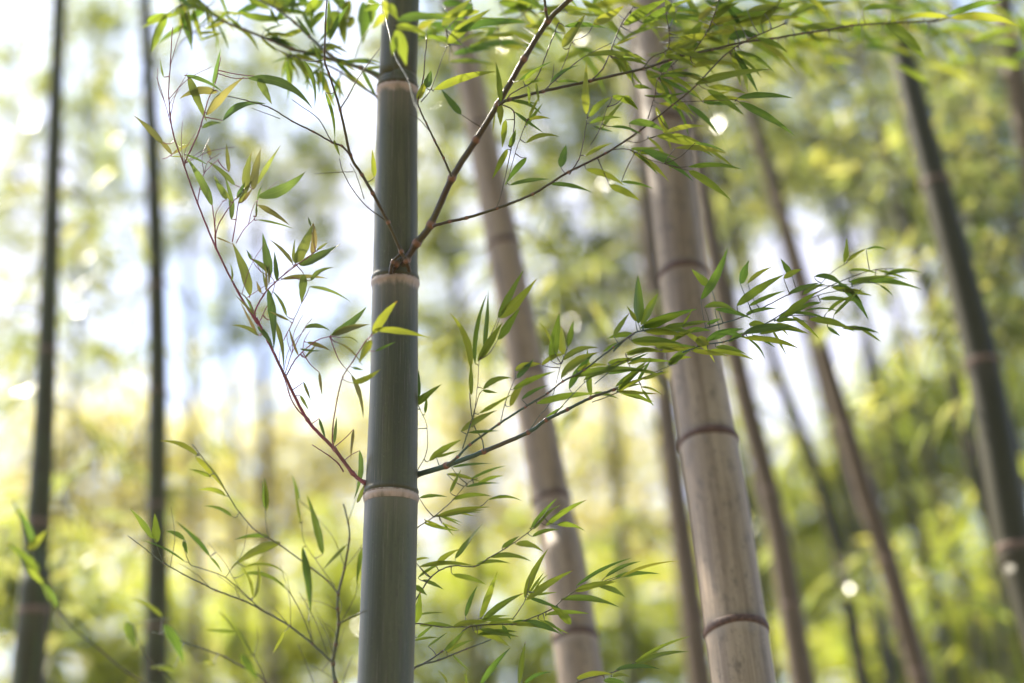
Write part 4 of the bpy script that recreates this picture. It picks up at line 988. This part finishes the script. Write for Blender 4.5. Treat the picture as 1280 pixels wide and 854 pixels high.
sprays("corner", [(1250, 90, 40, 50, 1.), (1230, 180, 40, 60, 1.), (1270, 300, 30, 60, .8)], 3.9, L_DARK, 14, .11, .017)

# leaf clumps added out of view on the left bamboo to dapple the sun
bl = bam["left"]
def plume(b, mat, cl, nsub, nspray=5):  # hangs added foliage outside the frame as a sun blocker
    V, F, rn = leaf_cloud([(np.array(c), np.array(r), dn) for c, r, dn in cl], nsub, nspray, 8, .11, .018, .3, .5, .25)
    NLEAF[0] += len(V) // 4
    mesh_obj("foliage", V, F, mat, b["root"], {"rnd": rn}, smooth=False)
    m = Mesh()
    for c, r, dn in cl:
        a = b["S"][int(np.argmin(np.abs(b["S"][:, 2] - c[2] + .5)))]; c = np.array(c)
        S, _ = catmull([a, a * .5 + c * .5 + np.array([0, 0, .2]), c], 6); tube(m, S, np.linspace(.012, .004, len(S)), 6)
    m.A = {"node": [np.zeros(m.n)]}; m.build("branch", T_OLIVE, b["root"])
_s = np.array(tosun)
plume(bl, L_BAMBOO, [(np.array([-.2, 2.0, 2.7]) + _s * 4.4, (.55, .6, .6), .5), (np.array([-.55, 2.0, 2.6]) + _s * 4.6, (.5, .6, .6), .45), (np.array([-.1, 2.0, 2.1]) + _s * 4.8, (.6, .6, .5), .5),
    (np.array([.35, 2.2, 2.7]) + _s * 5.0, (.7, .6, .6), .12), (np.array([.15, 2.3, 3.3]) + _s * 3.6, (.6, .5, .5), .9), (np.array([.6, 2.3, 3.3]) + _s * 3.8, (.6, .5, .5), .7), (np.array([.3, 2.4, 3.3]) + _s * 4.2, (.6, .6, .5), .5)], 60)

# unseen bamboos added round the viewer to keep open sky off the near culms
for i, (x, y, cl) in enumerate([(1.9, -1.2, [((1.6, -.6, 4.6), 1.2), ((1.2, -1.6, 6.0), 1.5), ((2.6, -.4, 5.4), 1.3)]), (-1.6, -1.6, [((-1.2, -1.0, 4.8), 1.2), ((-.6, -2.0, 6.2), 1.5), ((-2.4, -1.6, 5.2), 1.2)]),
        (3.6, 1.2, [((3.3, .9, 4.4), 1.2), ((3.6, 1.6, 6.0), 1.4), ((3.0, 2.2, 7.0), 1.2)]), (.6, -3.6, [((.4, -3.2, 3.4), 1.4), ((.9, -3.4, 5.2), 1.6), ((-.4, -3.8, 4.6), 1.4)]), (-3.6, -2.6, [((-3.2, -2.5, 3.2), 1.3), ((-3.4, -2.4, 5.2), 1.5)]),
        (4.2, -2.4, [((3.8, -2.2, 3.4), 1.4), ((4.0, -2.0, 5.4), 1.5)]), (.9, .4, [((.5, .2, 5.8), 1.3), ((1.2, .8, 6.6), 1.2)])]):
    P_ = np.array([(x, y, -.3), (x + .05, y, 3.0), (x - .1, y + .1, 6.0), (x - .2, y + .3, 8.5)])
    S_, par_ = catmull(P_, 14); arc_ = np.concatenate([[0], np.cumsum(np.linalg.norm(np.diff(S_, axis=0), axis=1))])
    b = make_culm("bamboo", None, [], .32, M_DARK, R_DARK, ["leafy bamboo added for shade to the right behind the viewer", "leafy bamboo added for shade to the left behind the viewer", "leafy bamboo added for shade beside the viewer, outside the right edge", "leafy bamboo added for shade straight behind the viewer",
        "leafy bamboo added for shade far left behind the viewer", "leafy bamboo added for shade far right behind the viewer", "leafy bamboo added for shade within reach of the viewer, just out of view"][i], group="unseen bamboos added behind the viewer for shade", sides=14, step=.12, spine=(S_, np.interp(par_, [0, 3], [.045, .025]), arc_))
    V, F, rn = leaf_cloud([(np.array(c), np.array([r, r, r * .7]), 1.0) for c, r in cl], 70, 4, 8, .15, .03, .3, .5, .25)
    NLEAF[0] += len(V) // 4
    mesh_obj("foliage", V, F, L_BAMBOO, b["root"], {"rnd": rn}, smooth=False)

# further bamboos of the grove, each with its own plume of leaves
G_FAR = "leafy bamboos further back in the grove"
far_specs = [
 ([(60, 854, 9), (95, 420, 8), (120, 40, 6)], 9.0, [(20, 110, 60, 90, 0.52), (120, 130, 40, 90, 0.60), (20, 260, 50, 70, 0.38), (110, 330, 60, 40, 0.38), (130, 20, 50, 40, 0.38), (15, 440, 40, 60, 0.30), (130, 440, 50, 40, 0.18), (140, 240, 40, 50, 0.30)], L_BAMBOO, 26,
  "pale leafy bamboo in the sky gap between the two dark left culms"),
 ([(300, 854, 10), (285, 420, 8), (270, 40, 6)], 8.0, [(270, 130, 70, 50, 0.35), (330, 210, 70, 45, 0.30), (340, 60, 80, 50, 0.45), (250, 300, 70, 50, 0.18), (395, 300, 60, 60, 0.26), (410, 200, 60, 70, 0.38), (240, 220, 50, 60, 0.30), (300, 400, 60, 40, 0.18), (420, 420, 40, 50, 0.30)], L_BAMBOO, 26,
  "sparse leafed bamboo in the white sky left of the sharp green bamboo"),
 ([(600, 854, 12), (575, 420, 10), (548, 40, 8)], 8.5, [(560, 150, 60, 80, .8), (545, 300, 40, 60, .6), (560, 420, 50, 50, .5), (640, 60, 60, 60, .8), (520, 60, 60, 50, .6)], L_BAMBOO, 30,
  "leafy bamboo peeping out just right of the sharp green bamboo"),
 ([(790, 854, 14), (755, 420, 12), (715, 40, 9)], 7.5, [(720, 210, 100, 100, .75), (745, 330, 95, 90, .75), (690, 100, 90, 80, .6), (780, 120, 80, 80, .5), (700, 400, 70, 60, .5), (770, 20, 90, 60, .5)], L_BAMBOO, 40,
  "dense olive leafed bamboo between the two thick grey culms"),
 ([(960, 854, 12), (925, 420, 11), (880, 40, 8)], 8.0, [(900, 110, 80, 80, .7), (960, 190, 70, 70, .6), (905, 250, 50, 60, .6), (930, 30, 100, 50, .8), (885, 380, 40, 70, .4)], L_BAMBOO, 36,
  "green leafed bamboo seen just right of the thick pale grey culm"),
 ([(1120, 854, 12), (1080, 420, 11), (1030, 40, 8)], 9.0, [(1030, 110, 90, 90, .7), (1070, 190, 90, 55, .6), (1010, 210, 60, 50, .5), (1090, 60, 90, 70, .8), (1120, 270, 50, 30, .4), (1060, 330, 80, 40, .1)], L_DARK, 40,
  "olive leafed bamboo above the pale sky gap at right"),
 ([(1260, 854, 12), (1215, 420, 11), (1170, 40, 8)], 8.5, [(1190, 120, 80, 100, .8), (1250, 260, 70, 90, .9), (1180, 260, 60, 70, .7), (1260, 90, 70, 100, .8), (1260, 400, 60, 70, .8)], L_BAMBOO, 46,
  "yellowish green leafed bamboo behind the thick dark leaning culm"),
]
for ctrl, Y, rows, mat, nsub, lab in far_specs:
    b = make_culm("leafy_bamboo", [(x, y, w, Y) for x, y, w in ctrl], [500], .5, M_DARK, R_DARK, lab, group=G_FAR, sides=14, step=.12)
    add_foliage(b["root"], b["S"], rows, Y, mat, int(nsub * 4.2), 2, 7, .12, .025, size=.10, spread=.08)

# broadleaf trees and shrubs in the sunlit clearing behind
t = NT("bark"); g = t.n("ShaderNodeNewGeometry")
c = t.mix(t.smooth(t.noise(g.outputs["Position"], 18, 5), .4, .6), (.07, .055, .04), (.16, .13, .10))
p = t.n("ShaderNodeBsdfPrincipled", i_Base_Color=c, i_Roughness=.9); M_BARK = t.finish(p.outputs[0])
G_TREE = "sunlit trees in the clearing behind the grove"
def tree(x, Y, rows, mat, lab, nsub=60, nspray=5, nleaf=8, L=.085, W=.05, name="tree", trunk_r=.11):
    cl = clumps(rows, Y)
    cx = np.mean([c[0] for c, r, d in cl]) if x is None else at(x, 500, dY(x, 500, Y))[0]
    top = max(c[2] for c, r, d in cl)
    base = np.array([cx + .2, Y, ground_z(cx + .2, Y)])
    root = empty(name, base); tag(root, lab, "tree", G_TREE)
    spine, _ = catmull([base - np.array([0, 0, .15]), base + np.array([-.05, .1, top * .35]), np.array([cx - .1, Y, top * .7]), np.array([cx, Y, top])], 10)
    m = Mesh(); tube(m, spine, np.linspace(trunk_r * 1.25, trunk_r * .2, len(spine)), 10)
    m.A = {"node": [np.zeros(m.n)]}; m.build("trunk", M_BARK, root)
    V, F, rn = leaf_cloud(cl, int(nsub * 4.2), 2, 6, L * .95, W * 1.1, .08, .35, .11)
    NLEAF[0] += len(V) // 4
    mesh_obj("crown", V, F, mat, root, {"rnd": rn}, smooth=False)
    m = Mesh()
    for c, r, dn in cl:
        k = int(np.argmin(np.abs(spine[:, 2] - (c[2] - .8 * r[2] - .3)))); a = spine[k]
        S, _ = catmull([a, a * .5 + c * .5 + np.array([0, 0, -.1]), c], 6)
        tube(m, S, np.linspace(trunk_r * .35, trunk_r * .1, len(S)), 6)
        for _k in range(5):
            e = c + rng.normal(size=3) * r * .5
            S2, _ = catmull([S[6], (S[6] + e) / 2, e], 4); tube(m, S2, np.linspace(trunk_r * .12, .006, len(S2)), 5)
    m.A = {"node": [np.zeros(m.n)]}; m.build("limb", M_BARK, root)
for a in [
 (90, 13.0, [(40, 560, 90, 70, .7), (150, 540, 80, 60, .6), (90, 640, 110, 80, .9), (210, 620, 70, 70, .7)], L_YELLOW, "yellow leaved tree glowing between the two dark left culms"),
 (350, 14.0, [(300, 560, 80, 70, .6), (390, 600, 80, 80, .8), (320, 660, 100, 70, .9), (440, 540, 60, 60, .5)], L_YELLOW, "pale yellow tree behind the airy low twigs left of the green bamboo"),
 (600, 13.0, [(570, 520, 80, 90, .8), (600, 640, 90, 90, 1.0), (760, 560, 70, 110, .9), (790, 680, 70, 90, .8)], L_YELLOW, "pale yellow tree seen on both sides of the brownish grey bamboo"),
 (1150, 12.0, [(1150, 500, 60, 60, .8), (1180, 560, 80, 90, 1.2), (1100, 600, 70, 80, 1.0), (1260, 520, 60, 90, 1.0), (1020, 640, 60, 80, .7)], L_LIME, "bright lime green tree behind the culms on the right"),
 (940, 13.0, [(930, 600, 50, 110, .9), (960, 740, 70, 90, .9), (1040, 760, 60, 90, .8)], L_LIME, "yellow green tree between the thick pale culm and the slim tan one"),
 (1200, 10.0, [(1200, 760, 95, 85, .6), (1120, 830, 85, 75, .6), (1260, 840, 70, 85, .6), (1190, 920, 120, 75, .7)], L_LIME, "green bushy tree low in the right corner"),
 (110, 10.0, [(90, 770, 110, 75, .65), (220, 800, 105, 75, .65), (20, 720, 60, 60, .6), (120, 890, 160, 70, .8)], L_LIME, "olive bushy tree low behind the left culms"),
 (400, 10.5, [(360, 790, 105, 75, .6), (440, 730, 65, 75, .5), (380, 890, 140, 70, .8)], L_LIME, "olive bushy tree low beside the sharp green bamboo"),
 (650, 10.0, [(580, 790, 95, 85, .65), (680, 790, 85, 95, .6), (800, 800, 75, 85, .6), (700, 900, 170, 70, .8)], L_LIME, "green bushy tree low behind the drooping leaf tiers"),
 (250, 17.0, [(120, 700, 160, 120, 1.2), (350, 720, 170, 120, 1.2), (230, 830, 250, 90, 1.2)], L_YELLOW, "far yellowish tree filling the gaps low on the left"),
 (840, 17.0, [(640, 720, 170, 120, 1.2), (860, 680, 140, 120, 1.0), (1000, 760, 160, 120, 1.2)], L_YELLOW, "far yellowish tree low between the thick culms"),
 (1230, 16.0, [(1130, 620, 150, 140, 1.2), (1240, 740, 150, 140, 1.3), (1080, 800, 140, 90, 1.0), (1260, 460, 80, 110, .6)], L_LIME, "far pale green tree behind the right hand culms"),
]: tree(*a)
print("grove leaves:", NLEAF[0], "objects:", len(scene.objects))
